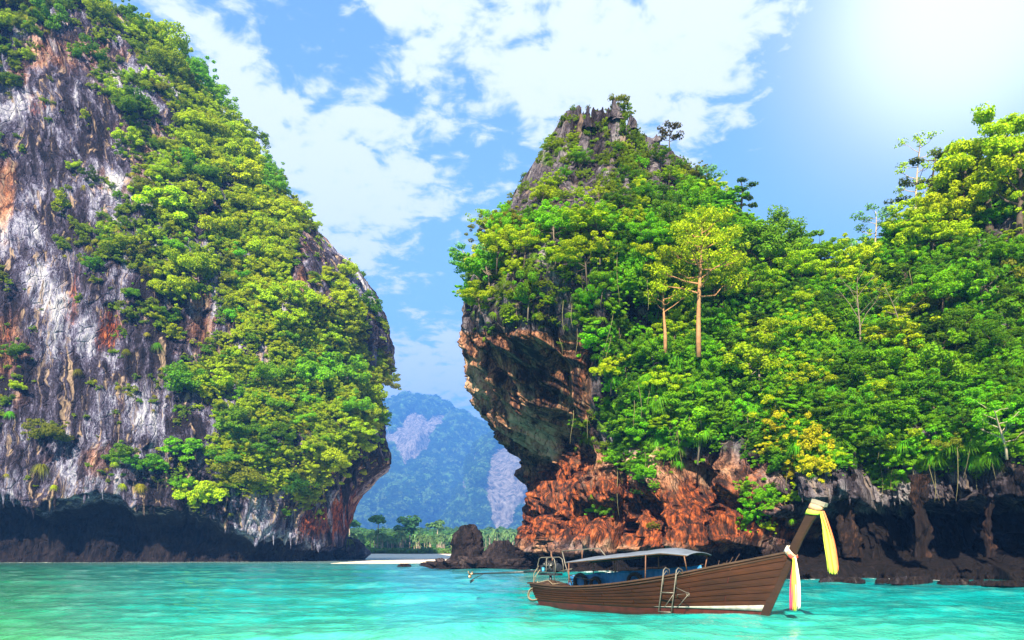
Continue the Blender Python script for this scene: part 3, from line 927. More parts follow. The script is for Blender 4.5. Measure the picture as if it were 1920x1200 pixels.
def ragged(cs, cr, r):
    # shear the crown to one side, stretch it, and add a few stray sprays beyond the outline
    a = r.uniform(0, 2 * math.pi)
    cs = cs * np.array([r.uniform(0.85, 1.25), r.uniform(0.85, 1.25), 1.0])
    cs = cs + np.outer(cs[:, 2], np.array([math.cos(a), math.sin(a), 0])) * r.uniform(0.0, 0.35)
    d = r.normal(size=(9, 3)); d /= np.linalg.norm(d, axis=1, keepdims=True)
    ex = d * r.uniform(0.95, 1.25, (9, 1)) * np.array([1, 1, 0.85])
    ex[:, 2] = np.where(r.random(9) < 0.35, ex[:, 2] - 0.35, np.abs(ex[:, 2]))
    return np.concatenate([cs, ex]), np.concatenate([cr, r.uniform(0.07, 0.14, 9)])
BUSH, CROWN, TRUNK = [], [], []
for k in range(9):
    r = np.random.default_rng(100 + k)
    cs, cr = dome_clumps(r, [22, 28, 18, 32, 26, 18, 30, 22, 27][k], -0.55, 0.25, 0.95, [0.9, 0.65, 1.15, 0.8, 0.6, 1.35, 0.75, 1.0, 0.55][k], (0.10, 0.34))
    cs, cr = ragged(cs, cr, r)
    C, N, S, v_ = clump_leaves(cs, cr, [96, 130, 74, 96, 116, 64, 96, 140, 88][k], [0.074, 0.060, 0.092, 0.073, 0.064, 0.10, 0.076, 0.057, 0.08][k], r)
    BUSH.append(foliage_mesh('bush', C, N, S, v_, r))
for k in range(9):
    r = np.random.default_rng(200 + k)
    cs, cr = dome_clumps(r, [34, 40, 28, 44, 36, 30, 38, 26, 42][k], -0.65, 0.22, 0.98, [0.9, 0.7, 1.15, 0.8, 1.0, 1.35, 0.65, 0.95, 0.85][k], (0.08, 0.27))
    cs, cr = ragged(cs, cr, r)
    C, N, S, v_ = clump_leaves(cs, cr, [112, 155, 78, 112, 135, 66, 112, 170, 90][k], [0.058, 0.046, 0.076, 0.057, 0.051, 0.084, 0.060, 0.043, 0.068][k], r, [0.5, 0.9, 0.2, 0.5, 0.7, 0.1, 1.0, 0.4, 0.6][k], [0.7, 0.5, 0.95, 0.7, 0.6, 1.0, 0.45, 0.8, 0.7][k])
    CROWN.append(foliage_mesh('crown', C, N, S, v_, r))
    TRUNK.append(branch_mesh('trunk', cs, (0.1, 0.15, -1.25), r, [BARK_D, BARK_D, BARK_M][k % 3], 0.04))
# long drooping fronds: tufts of fern and grass
TUFT = []
for k in range(3):
    r = np.random.default_rng(300 + k)
    Vv, Qq, va = [], [], []
    for i in range(260):
        a = r.uniform(0, 2 * math.pi); L = r.uniform(0.5, 1.1); upk = r.uniform(0.1, 0.8)
        d = np.array([math.cos(a), math.sin(a), 0]); sd = np.array([-d[1], d[0], 0]) * r.uniform(0.012, 0.028)
        pts = [np.array([0, 0, 0]) + d * L * t + np.array([0, 0, upk * L * t - (1.5 * t * t) * L * (0.9)]) for t in (0, 0.35, 0.7, 1.0)]
        for q in range(3):
            b = len(Vv) * 1
            w0, w1 = 1 - q * 0.25, 1 - (q + 1) * 0.3
            Vv.extend([pts[q] - sd * w0, pts[q] + sd * w0, pts[q + 1] + sd * w1, pts[q + 1] - sd * w1])
            Qq.append([b, b + 1, b + 2, b + 3]); va.append(r.random())
    TUFT.append(mesh_np('fern_tuft', np.array(Vv), np.array(Qq), LEAF, True, dict(leafvar=va)))
# coarse far tree
FART = []
for k in range(4):
    r = np.random.default_rng(400 + k)
    cs, cr = dome_clumps(r, 9, -0.2, 0.3, 0.7, 0.9, (0.3, 0.42))
    C, N, S, v_ = clump_leaves(cs, cr, 26, 0.24, r)
    FART.append(foliage_mesh('far_crown', C, N, S, v_, r))

HUES = {'lime green': (0.36, 0.48, 0.004), 'yellow-green': (0.41, 0.50, 0.004), 'bright green': (0.16, 0.40, 0.004), 'mid green': (0.09, 0.22, 0.005),
        'dark green': (0.025, 0.08, 0.006), 'olive': (0.16, 0.17, 0.010), 'golden yellow': (0.46, 0.40, 0.008), 'blue-green': (0.12, 0.33, 0.12)}

# density of growth, one digit per 40 x 40 pixels of the photograph
MAPL = """
6766747890000000000
7677558990000000000
7347747880000000000
8325655889000000000
3112135679900000000
1124257659990000000
5432165768890000000
3223414766898000000
1422533856788200000
1231347877998510000
1122567897999730000
1212776878999861000
4112576676999872300
5203466574899987310
2121245632899998720
1113022322899999851
1014121212799999970
1111111576899999970
5211132588889989970
5201134588899989870
1111111257899899733
1311131356898998421
2540111346896995100
0200030024211462000
0000000000000000000
0000000000000000000
0000000000000000000
0000000000000000000"""
MAPR = """
000000000000000000000000000
000000000000000000000000000
000000000000000000000000000
000000000000000000000000000
000000036600000000000000000
000003455666000000000000000
000055545667600000000000999
000066667876770000000099999
000266678867787000000599999
002555788767888900005999999
058898999999999995089999999
089999999999999999899999999
089989999999999999999999999
089999999999999999999999999
078888899999999999999999999
045667899999999999999999899
000025899999999999999998799
000001589999999999999999899
000000179999999999999999999
000000479999999999999999999
000000578887657999999999999
000000316752123799999999999
000000302400043344545353221
000000020100004320000000000
000000010000013200000000000
000000000000000000000000000
000000000000000000000000000
000000000000000000000000000"""
def getmap(txt):
    return np.array([[int(c) for c in row] for row in txt.split()], float) / 9
GL, GR = getmap(MAPL), getmap(MAPR)
GL[8:23, :9] = np.clip(GL[8:23, :9] * 1.2 + 0.06 * (GL[8:23, :9] > 0), 0, 1)
GL[1:8, 1:6] *= 0.8
def look(G, px, py, x0):
    u = (px - x0) / 40 - 0.5; v = py / 40 - 0.5
    u = np.clip(u, 0, G.shape[1] - 1.001); v = np.clip(v, 0, G.shape[0] - 1.001)
    i, j = np.floor(v).astype(int), np.floor(u).astype(int)
    fv, fu = v - i, u - j
    return (G[i, j] * (1 - fv) * (1 - fu) + G[i + 1, j] * fv * (1 - fu) + G[i, j + 1] * (1 - fv) * fu + G[i + 1, j + 1] * fv * fu)

class Field:
    """points of a cliff face where plants can root, with the growth there"""
    def __init__(s, P, G, x0, i0, i1, gs=7.0):
        s.P = P[i0:i1].reshape(-1, 3)
        n = normals_of(P)[i0:i1].reshape(-1, 3)
        toc = np.array([0, 0, CH]) - s.P
        sign = np.sign((n * toc).sum(1))
        # orientation is constant over the sheet: take the majority
        if np.mean(sign) < 0: n = -n
        s.N = n
        s.px, s.py = proj(s.P)
        g = look(G, s.px, s.py, x0)
        inside = (s.py > -90) & (s.py < 1030) & (s.px > -120) & (s.px < 2060)
        g = g * inside
        s.facing = (n * toc).sum(1) / np.linalg.norm(toc, axis=1)
        g[s.facing < -0.35] *= 0.15
        # growth comes in drifts with bare folds between
        q = s.P
        gap = fbm(q[:, 0] / gs, q[:, 1] / gs, q[:, 2] / (gs * 1.5), 3, 901)
        g = g * (0.12 + 0.88 * sstep(-0.30, 0.10, gap + 0.55 * (g - 0.6)))
        s.g = g
    def pick(s, r, n, power=1.5, extra=None):
        wgt = s.g ** power
        if extra is not None: wgt = wgt * extra
        wgt = wgt / wgt.sum()
        return r.choice(len(wgt), size=n, replace=True, p=wgt)
fieldL = Field(PL, GL, 0, 0, 482)
fieldR = Field(PR, GR, 840, 45, PR.shape[0], 5.0)

def spread(field, r, radius_of, want, k, power=1.5, tries=14000):
    """plants that stand clear of one another: arrays of index and radius"""
    idx = field.pick(r, tries, power)
    got_p = np.zeros((want, 3)); got_r = np.zeros(want); out = []
    for ii in idx:
        R = radius_of(field, ii, r)
        p = field.P[ii]
        m = len(out)
        if m and (np.sqrt(((got_p[:m] - p) ** 2).sum(1)) < k * (got_r[:m] + R)).any(): continue
        got_p[m] = p; got_r[m] = R
        out.append((ii, R))
        if len(out) >= want: break
    return out

def gn_scatter(name, pts, rot, scl, idx, protos, label, cat, color):
    """one object that repeats small plants over its points"""
    me = bpy.data.meshes.new(name)
    n = len(pts)
    me.vertices.add(n)
    me.vertices.foreach_set('co', np.asarray(pts, np.float32).ravel())
    a = me.attributes.new('rot', 'FLOAT_VECTOR', 'POINT'); a.data.foreach_set('vector', np.asarray(rot, np.float32).ravel())
    a = me.attributes.new('scl', 'FLOAT_VECTOR', 'POINT'); a.data.foreach_set('vector', np.asarray(scl, np.float32).ravel())
    a = me.attributes.new('idx', 'INT', 'POINT'); a.data.foreach_set('value', np.asarray(idx, np.int32))
    o = link(name, me)
    o.color = (*color, 1)
    ng = bpy.data.node_groups.new(name, 'GeometryNodeTree')
    ng.interface.new_socket('Geometry', in_out='INPUT', socket_type='NodeSocketGeometry')
    ng.interface.new_socket('Geometry', in_out='OUTPUT', socket_type='NodeSocketGeometry')
    gi = ng.nodes.new('NodeGroupInput'); go = ng.nodes.new('NodeGroupOutput')
    jn = ng.nodes.new('GeometryNodeGeometryToInstance') if False else ng.nodes.new('GeometryNodeJoinGeometry')
    for pm in reversed(protos):
        po = bpy.data.objects.new(name + '_source', pm)
        po.color = (*color, 1)
        oi = ng.nodes.new('GeometryNodeObjectInfo')
        oi.inputs['Object'].default_value = po
        oi.inputs['As Instance'].default_value = True
        ng.links.new(oi.outputs['Geometry'], jn.inputs[0])
    ip = ng.nodes.new('GeometryNodeInstanceOnPoints')
    m2p = ng.nodes.new('GeometryNodeMeshToPoints')
    ng.links.new(gi.outputs[0], m2p.inputs[0])
    ng.links.new(m2p.outputs[0], ip.inputs['Points'])
    ng.links.new(jn.outputs[0], ip.inputs['Instance'])
    ip.inputs['Pick Instance'].default_value = True
    def named(nm, typ):
        nd = ng.nodes.new('GeometryNodeInputNamedAttribute'); nd.data_type = typ
        nd.inputs[0].default_value = nm
        return nd.outputs[0]
    ng.links.new(named('idx', 'INT'), ip.inputs['Instance Index'])
    ng.links.new(named('rot', 'FLOAT_VECTOR'), ip.inputs['Rotation'])
    ng.links.new(named('scl', 'FLOAT_VECTOR'), ip.inputs['Scale'])
    ng.links.new(ip.outputs[0], go.inputs[0])
    md = o.modifiers.new('growth', 'NODES'); md.node_group = ng
    setp(o, label, cat, None, 'stuff')
    return o

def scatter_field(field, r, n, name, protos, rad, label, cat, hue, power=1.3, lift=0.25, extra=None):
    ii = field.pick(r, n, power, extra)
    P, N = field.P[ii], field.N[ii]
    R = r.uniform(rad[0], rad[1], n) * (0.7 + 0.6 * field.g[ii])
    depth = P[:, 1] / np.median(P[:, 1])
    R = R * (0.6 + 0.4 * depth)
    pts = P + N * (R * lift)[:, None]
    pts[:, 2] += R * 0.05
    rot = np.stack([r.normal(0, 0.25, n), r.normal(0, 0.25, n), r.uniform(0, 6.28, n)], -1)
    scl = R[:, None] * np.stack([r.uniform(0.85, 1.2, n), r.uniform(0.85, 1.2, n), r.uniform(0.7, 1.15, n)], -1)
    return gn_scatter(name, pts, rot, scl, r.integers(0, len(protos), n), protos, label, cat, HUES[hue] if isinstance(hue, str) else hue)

r = np.random.default_rng(11)
flank = sstep(230, 430, fieldL.px)
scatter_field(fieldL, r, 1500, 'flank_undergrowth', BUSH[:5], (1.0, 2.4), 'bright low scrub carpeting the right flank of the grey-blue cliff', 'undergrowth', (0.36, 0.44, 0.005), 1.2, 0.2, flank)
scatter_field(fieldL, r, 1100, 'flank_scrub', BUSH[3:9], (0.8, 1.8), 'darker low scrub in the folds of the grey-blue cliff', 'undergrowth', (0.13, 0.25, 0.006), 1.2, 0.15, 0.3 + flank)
scatter_field(fieldL, r, 1100, 'ledge_scrub', BUSH[2:7], (0.6, 1.9), 'small scrub clinging to ledges of the streaked grey face', 'undergrowth', (0.18, 0.26, 0.008), 1.0, 0.2, 1.1 - flank)
scatter_field(fieldL, r, 700, 'cliff_grass', TUFT, (0.6, 1.5), 'yellowish grass and fern hanging on the grey-blue cliff', 'grass', (0.32, 0.30, 0.02), 1.0, 0.05)
hill = sstep(1080, 1200, fieldR.px) * sstep(330, 420, fieldR.py)
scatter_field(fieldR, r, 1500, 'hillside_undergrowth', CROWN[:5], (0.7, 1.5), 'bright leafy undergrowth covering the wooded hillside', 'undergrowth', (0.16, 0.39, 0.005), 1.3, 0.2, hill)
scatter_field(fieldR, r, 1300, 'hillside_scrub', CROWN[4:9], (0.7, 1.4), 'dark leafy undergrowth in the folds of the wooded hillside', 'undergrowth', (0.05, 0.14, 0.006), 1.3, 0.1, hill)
scatter_field(fieldR, r, 700, 'tower_scrub', CROWN[2:8], (0.4, 0.85), 'low scrub on the ledges of the leaning tower', 'undergrowth', (0.17, 0.24, 0.008), 1.1, 0.2, 1.02 - hill)
scatter_field(fieldR, r, 340, 'hillside_palms', TUFT, (0.7, 1.5), 'wild palms and long-leaved plants among the trees of the wooded hillside', 'undergrowth', (0.12, 0.34, 0.006), 1.0, 0.45, hill)
scatter_field(fieldR, r, 420, 'tower_grass', TUFT, (0.4, 0.9), 'grass and fern tufts on the leaning tower and its carved foot', 'grass', (0.16, 0.27, 0.012), 0.8, 0.05, 1.05 - hill)
print('scrub', time.time() - T0)

# ---- individual bushes and trees, each with its own description
def drift(p, px, py, r):
    # leaf hues come in drifts rather than plant by plant
    v = 0.5 + 0.85 * float(fbm(np.array([px / 85.0]), np.array([py / 85.0]), np.array([3.0]), 3, 55)[0]) + r.normal(0, 0.13)
    return int(np.clip(np.searchsorted(np.cumsum(p), np.clip(v, 0, 0.999)), 0, len(p) - 1))
def hue_left(px, py, r):  # more lime towards the upper right: backlight put into leaf colour
    if px < 330: c = ['mid green', 'lime green', 'olive', 'yellow-green', 'dark green', 'bright green']; p = [.30, .20, .12, .14, .10, .14]
    elif py < 620: c = ['lime green', 'yellow-green', 'bright green', 'mid green', 'olive']; p = [.40, .25, .17, .12, .06]
    else: c = ['bright green', 'lime green', 'mid green', 'yellow-green', 'dark green', 'olive']; p = [.28, .28, .18, .14, .06, .06]
    return c[drift(p, px, py, r)]
def hue_right(px, py, r):  # limer tops and darker right side: light and shade put into leaf colour
    if py < 340 and px < 1400: c = ['olive', 'mid green', 'lime green', 'bright green', 'dark green']; p = [.25, .28, .22, .15, .10]
    elif px > 1650 and py < 470: c = ['lime green', 'yellow-green', 'mid green', 'bright green']; p = [.42, .30, .13, .15]
    elif px < 1000: c = ['blue-green', 'mid green', 'lime green', 'bright green', 'olive']; p = [.2, .25, .25, .2, .1]
    elif px > 1690: c = ['bright green', 'mid green', 'dark green', 'lime green', 'olive']; p = [.36, .30, .2, .08, .06]
    elif px > 1380 and py > 740: c = ['bright green', 'yellow-green', 'mid green', 'golden yellow', 'lime green']; p = [.32, .2, .25, .05, .18]
    else: c = ['bright green', 'lime green', 'mid green', 'dark green', 'yellow-green']; p = [.40, .26, .17, .09, .08]
    return c[drift(p, px, py, r)]

ORD = ['', 'second ', 'third ', 'fourth ', 'fifth ', 'sixth ', 'seventh ', 'eighth ', 'ninth ', 'tenth ', 'eleventh ', 'twelfth ']
def name_all(items, place, noun, forms):
    """items: dicts with px, py, hue, R, proto, obj; gives every one its own label"""
    rs = np.array([it['R'] for it in items])
    q1, q2 = np.quantile(rs, [0.35, 0.75])
    groups = {}
    for it in items:
        size = 'small' if it['R'] < q1 else ('large' if it['R'] > q2 else 'mid-sized')
        key = (size, it['hue'], forms[it['proto'] % len(forms)], place(it['px'], it['py']))
        groups.setdefault(key, []).append(it)
    for (size, hue, form, pl), g in groups.items():
        base = '%s %s %s %s %s' % (size, hue, form, noun, pl)
        g.sort(key=lambda it: it['py'])
        for k, it in enumerate(g):
            if len(g) == 1: lab = base
            elif k == 0: lab = 'uppermost ' + base
            elif k == len(g) - 1: lab = 'lowest ' + base
            else: lab = (ORD[k] if k < len(ORD) else 'lower ') + 'highest ' + base
            it['obj']['label'] = lab

def place_left(px, py):
    v = ('at the top of', 'high on', 'halfway up', 'below mid-height on', 'low on', 'over the cave on')[int(np.searchsorted([90, 250, 430, 620, 800], py))]
    h = ('the streaked grey face', "the grey face's scarred middle", "the fold beside the grey face", 'the green flank', "the flank's sky edge")[int(np.searchsorted([130, 290, 400], px)) if px < 400 else (4 if px > float(profile(LE, py)) - 70 else 3)]
    return v + ' ' + h
def place_right(px, py):
    if px < 1380 and py < 400:
        return 'on the tower ' + ('summit' if py < 300 else 'shoulder') + (' facing the strait' if px < 1120 else ' above the orange-trunked tree' if px > 1240 else '')
    if px < 1120:
        return ('on the upper brow' if py < 500 else 'on the lower brow' if py < 640 else 'beside the rust-red rock') + ' of the overhang'
    if px < 1260:
        return ('just left of the orange-trunked tree' if py < 640 else 'on the slope above the rust-red rock' if py < 800 else 'among the rust-red rock')
    if px < 1420:
        return ('around the orange-trunked tree' if py < 640 else 'below the orange-trunked tree' if py < 780 else 'above the carved hollows')
    if px < 1600:
        return ('on the saddle between tower and hill' if py < 560 else 'down the gully below the saddle' if py < 760 else 'above the boat\'s prow')
    if px < 1760:
        return ('on the hill crest' if py < 520 else 'halfway down the hillside' if py < 720 else 'over the left half of the low cave')
    return ('at the tall end of the hill crest' if py < 420 else 'on the upper right hillside' if py < 600 else 'on the lower right hillside' if py < 760 else 'over the right half of the low cave')

r = np.random.default_rng(21)
def rad_left(f, i, r):
    base = 2.4 + 4.2 * r.random() ** 1.8
    return base * (0.62 + 0.45 * f.g[i])
pl = spread(fieldL, r, rad_left, 300, 0.50, 1.5, 9000)
pl.sort(key=lambda t: -t[1])
items = []
for ii, R in pl:
    p, n = fieldL.P[ii], fieldL.N[ii]
    px, py = fieldL.px[ii], fieldL.py[ii]
    k = int(r.integers(0, len(BUSH)))
    o = link('cliff_bush', BUSH[k])
    o.location = Vector(p + n * R * 0.42 + np.array([0, 0, R * 0.15]))
    o.rotation_euler = (r.normal(0, 0.15), r.normal(0, 0.15), r.uniform(0, 6.28))
    o.scale = (R * r.uniform(0.9, 1.15), R * r.uniform(0.9, 1.15), R * r.uniform(0.75, 1.05))
    h = hue_left(px, py, r)
    c = np.array(HUES[h]) * r.uniform(0.8, 1.2)
    o.color = (*c, 1)
    setp(o, None, 'bush', 'bushes on the grey-blue cliff')
    items.append(dict(px=px, py=py, hue=h, R=R, proto=k, obj=o))
name_all(items, place_left, 'bush', ['rounded', 'flat-topped', 'upright', 'spreading'])
print('left bushes', len(items), time.time() - T0)

def rad_right(f, i, r):
    sc = np.interp(f.py[i], [180, 330, 480, 1000], [0.40, 0.60, 1.0, 0.95])
    return (1.7 + 2.4 * r.random() ** 1.5) * sc * (0.55 + 0.5 * f.g[i]) * np.interp(f.px[i], [880, 1100, 1500], [0.8, 0.95, 1.0])
pr = spread(fieldR, r, rad_right, 290, 0.46, 1.5, 12000)
pr.sort(key=lambda t: -t[1])
items = []
for ii, R in pr:
    p, n = fieldR.P[ii], fieldR.N[ii]
    px, py = fieldR.px[ii], fieldR.py[ii]
    k = int(r.integers(0, len(CROWN)))
    root = empty('jungle_tree')
    base = p + n * R * 0.12
    root.location = Vector(base)
    root.rotation_euler = (0, 0, r.uniform(0, 6.28))
    up = R * (0.35 + 0.35 * r.random()) if 300 < py < 860 else R * 0.2
    off = Vector((n[0], n[1], 0)) * R * 0.30
    off.rotate(Matrix.Rotation(-root.rotation_euler.z, 3, 'Z'))
    cr_ = link('crown', CROWN[k], root)
    cr_.location = off + Vector((0, 0, up))
    cr_.scale = (R * r.uniform(0.9, 1.15), R * r.uniform(0.9, 1.15), R * r.uniform(0.78, 1.1))
    h = hue_right(px, py, r)
    c = np.array(HUES[h]) * r.uniform(0.8, 1.2)
    cr_.color = (*c, 1)
    tk = link('trunk', TRUNK[k], root)
    tk.location = cr_.location; tk.scale = cr_.scale
    if py > 840: tk.scale.z *= 0.45
    setp(root, None, 'tree', 'trees on the leaning tower and the wooded hillside')
    items.append(dict(px=px, py=py, hue=h, R=R, proto=k, obj=root))
name_all(items, place_right, 'tree', ['rounded', 'layered', 'upright'])
print('right trees', len(items), time.time() - T0)
# ------------------------------------------------------------------ single trees that stand out
def surf(field, px, py):
    d = np.hypot(field.px - px, field.py - py)
    c = np.where(d < d.min() + 6)[0]
    i = c[np.argmin(field.P[c, 1])]
    return Vector(field.P[i]), Vector(field.N[i])

def tree_thing(name, label, base, H, crown_w, hue, seed, bark, r0=0.18, first=0.45, prim=7, sec=3, lean=(0, 0), leafsz=0.24, per=46, clump=0.75, flat=0.6,
               layered=False, gnarl=0.12, group=None, cat='tree', rise=0.55, bare=False, fork=1):
    r = np.random.default_rng(seed)
    root = empty(name, base)
    mb = MB()
    tops, tips = [], []
    lean = np.array([lean[0], lean[1], 0.0])
    def trunk_pt(t, off=0.0):
        return lean * H * t ** 1.3 + np.array([gnarl * H * 0.35 * math.sin(3.1 * t + seed + off) * t, gnarl * H * 0.3 * math.sin(2.3 * t + 2 * seed + off) * t, H * 0.86 * t])
    for fk in range(fork):
        off = fk * 2.2
        ext = np.array([0.5 * fk * 0.4, 0, 0])
        pts = [trunk_pt(t, off) + ext * t for t in np.linspace(0, 1, 9)]
        pts[0] = pts[0] - np.array([0, 0, 0.8])
        mb.tube(pts, [r0 * (1.15 - 0.85 * t) for t in np.linspace(0, 1, 9)], 8)
        for k in range(prim):
            t = first + (1 - first) * (k + 0.5 * r.random()) / prim
            a = k * 2.4 + r.uniform(-0.4, 0.4)
            o = trunk_pt(t, off) + ext * t
            reach = crown_w * (1.0 - 0.45 * ((t - first) / (1 - first + 1e-6)) ** 1.5) * r.uniform(0.75, 1.05)
            el_ = r.uniform(rise * 0.5, rise * 1.2) if not layered else r.uniform(0.05, 0.3)
            e = o + np.array([math.cos(a) * reach, math.sin(a) * reach, reach * el_])
            m1_ = o * 0.6 + e * 0.4 + np.array([0, 0, -0.04 * reach]) + r.normal(size=3) * 0.05 * reach
            m2_ = o * 0.25 + e * 0.75 + r.normal(size=3) * 0.06 * reach
            rb = r0 * (0.55 - 0.3 * t)
            mb.tube([o, m1_, m2_, e], [rb, rb * 0.75, rb * 0.5, rb * 0.18], 6, caps=False)
            tips.append(e)
            for q in range(sec):
                f = r.uniform(0.45, 0.95)
                s0 = m1_ * (1 - f) + e * f
                d = np.array([math.cos(a + r.uniform(-1.3, 1.3)), math.sin(a + r.uniform(-1.3, 1.3)), r.uniform(0.1, 0.8) if not layered else r.uniform(-.05, .25)]) * reach * r.uniform(0.25, 0.45)
                mb.tube([s0, s0 + d * 0.5 + r.normal(size=3) * 0.04 * reach, s0 + d], [rb * 0.35, rb * 0.22, rb * 0.08], 4, caps=False)
                tips.append(s0 + d)
        tips.append(trunk_pt(1.0, off) + ext + np.array([0, 0, 0.05 * H]))
    mb.build('trunk', bark, root)
    if not bare:
        tips = np.array(tips)
        C, N, S, v_ = clump_leaves(tips, clump * r.uniform(0.7, 1.2, len(tips)), per, leafsz, r, 0.7, flat)
        cr_ = link('crown', foliage_mesh('crown', C, N, S, v_, r), root)
        cr_.color = (*(HUES[hue] if isinstance(hue, str) else hue), 1)
    setp(root, label, cat, group)
    return root

def size_at(p, pix):
    return pix / F * p.y

def hero(px, py, topy, halfw, **kw):
    fld = kw.pop('field', fieldR)
    p, n = surf(fld, px, py)
    push = kw.pop('push', 0.0)
    c0 = Vector((0, 0, CH)); p = c0 + (p - c0) * (1 - push / (p - c0).length)
    H = size_at(p, py - topy); W = size_at(p, halfw)
    return tree_thing(base=p, H=H, crown_w=W, **kw)

hero(1316, 655, 388, 80, push=4.5, name='umbrella_tree', label='tall open-crowned lime tree on a straight orange-brown trunk in front of the slope', hue=(0.38, 0.52, 0.005), seed=5, bark=BARK_O, r0=0.27, first=0.42, prim=20, sec=6, leafsz=0.19, per=60, clump=0.9, flat=0.55, gnarl=0.06, rise=0.5)
hero(1252, 650, 530, 40, push=3.5, name='slender_tree', label='slender brown-trunked tree just left of the tall orange-trunked tree', hue='lime green', seed=9, bark=BARK_O, r0=0.20, first=0.60, prim=8, sec=3, leafsz=0.2, per=36, clump=0.75, flat=0.6, gnarl=0.10, rise=0.7)
hero(1392, 408, 312, 30, name='flat_topped_tree', label='lone dark flat-topped tree on the skyline right of the tower', hue='dark green', seed=12, bark=BARK_D, r0=0.20, first=0.45, prim=8, sec=3, leafsz=0.2, per=42, clump=0.55, flat=0.4, layered=True, gnarl=0.2)
hero(1345, 350, 300, 22, name='skyline_tree', label='small pale blue-green tree behind the tower shoulder', hue='blue-green', seed=14, bark=BARK_D, r0=0.1, prim=6, sec=2, leafsz=0.2, per=26, clump=0.6)
hero(1712, 425, 228, 42, name='tall_sparse_tree', label='tall sparse pale-trunked tree rising above the hill crest', hue='lime green', seed=17, bark=BARK_P, r0=0.17, first=0.35, prim=12, sec=4, leafsz=0.22, per=15, clump=0.62, flat=0.5, gnarl=0.08, rise=0.8)
hero(1742, 425, 268, 58, name='spreading_dark_tree', label='dark-branched spreading tree beside the tall sparse tree on the crest', hue=(0.06, 0.09, 0.012), seed=23, bark=BARK_D, r0=0.24, first=0.30, prim=10, sec=4, leafsz=0.2, per=44, clump=0.62, flat=0.4, layered=True, gnarl=0.12)
hero(1850, 440, 212, 66, name='giant_tree', label='huge lime-crowned tree at the tall end of the hill crest', hue='lime green', seed=29, bark=BARK_D, r0=0.42, first=0.42, prim=14, sec=6, leafsz=0.27, per=90, clump=1.05, flat=0.6, gnarl=0.1, rise=0.6)
hero(1798, 450, 262, 52, name='giant_tree', label='bright lime giant tree left of the huge one at the hill crest', hue='yellow-green', seed=30, bark=BARK_D, r0=0.36, first=0.35, prim=14, sec=6, leafsz=0.25, per=80, clump=1.0, flat=0.6, gnarl=0.1, rise=0.55)
hero(1905, 470, 250, 60, name='giant_tree', label='sunlit yellow-green giant tree cut off by the picture edge', hue='yellow-green', seed=31, bark=BARK_D, r0=0.4, first=0.4, prim=14, sec=6, leafsz=0.27, per=80, clump=1.0, flat=0.6, gnarl=0.1, rise=0.6)
hero(1625, 470, 365, 40, name='skyline_tree', label='thin blue-green tree left of the tall sparse tree on the crest', hue='blue-green', seed=37, bark=BARK_P, r0=0.12, prim=9, sec=3, leafsz=0.2, per=24, clump=0.6, flat=0.45)
hero(1582, 492, 420, 26, name='skyline_tree', label='little grey-green tree over the dip of the saddle', hue='blue-green', seed=41, bark=BARK_P, r0=0.1, prim=7, sec=2, leafsz=0.2, per=22, clump=0.5, flat=0.45)
hero(1440, 530, 418, 62, push=1.5, name='dense_round_tree', label='big dense round tree bulging above the saddle', hue=(0.13, 0.29, 0.012), seed=43, bark=BARK_D, r0=0.35, first=0.12, prim=16, sec=7, leafsz=0.22, per=90, clump=0.95, flat=0.75, rise=0.55)
for k, (px, py, pix, lab) in enumerate([(1498, 842, 44, 'big golden yellow drooping bush above the boat\'s prow'), (1476, 800, 26, 'smaller golden bush on top of the big golden bush'), (1515, 880, 30, 'golden bush hanging lowest towards the prow head'), (1520, 830, 30, 'golden bush on the hill side of the big golden bush'), (1480, 870, 26, 'golden bush on the strait side of the big golden bush')]):
    p, n = surf(fieldR, px, py)
    R = size_at(p, pix)
    o = link('golden_bush', CROWN[[5, 2, 5, 0, 7][k]]); o.location = p + n * R * 0.75 + Vector((0, 0, -0.2 * R)); o.scale = (R * 1.05, R * 1.05, R * 1.15); o.rotation_euler = (0.1, 0, k * 1.7)
    o.color = (*HUES['golden yellow'], 1)
    setp(o, lab, 'bush', 'golden bushes above the prow')
hero(1612, 640, 490, 48, push=3.0, name='bare_tree', label='bare pale-branched tree among bright foliage below the crest', hue='olive', seed=53, bark=BARK_M, r0=0.09, first=0.25, prim=9, sec=5, bare=True, rise=1.4)
hero(1690, 620, 520, 40, push=3.5, name='bare_tree', label='leaning bare pale limb on the dark middle of the hillside', hue='olive', seed=57, bark=BARK_M, r0=0.07, first=0.3, prim=6, sec=3, bare=True, rise=1.0, lean=(-0.35, -0.1))
hero(1885, 850, 760, 50, push=2.0, name='leaning_tree', label='pale-limbed bright tree leaning out over the low cave', hue='bright green', seed=61, bark=BARK_P, r0=0.12, first=0.2, prim=10, sec=4, leafsz=0.15, per=34, clump=0.42, flat=0.5, lean=(-0.6, -0.4))
hero(1275, 275, 232, 22, name='summit_tree', label='small dark reddish tree on the tower summit against the sky', hue=(0.075, 0.05, 0.022), seed=67, bark=BARK_D, r0=0.10, prim=8, sec=3, leafsz=0.2, per=30, clump=0.5, flat=0.6)
hero(1166, 205, 172, 18, name='summit_tree', label='tiny olive tree on the very peak of the tower', hue='olive', seed=68, bark=BARK_D, r0=0.08, prim=7, sec=2, leafsz=0.2, per=28, clump=0.45, flat=0.6)
hero(898, 540, 455, 42, name='overhanging_tree', label='blue-green tree leaning out over the strait from the brow', hue='blue-green', seed=71, bark=BARK_P, r0=0.12, first=0.2, prim=10, sec=4, leafsz=0.2, per=34, clump=0.6, flat=0.5, lean=(-0.35, -0.1))
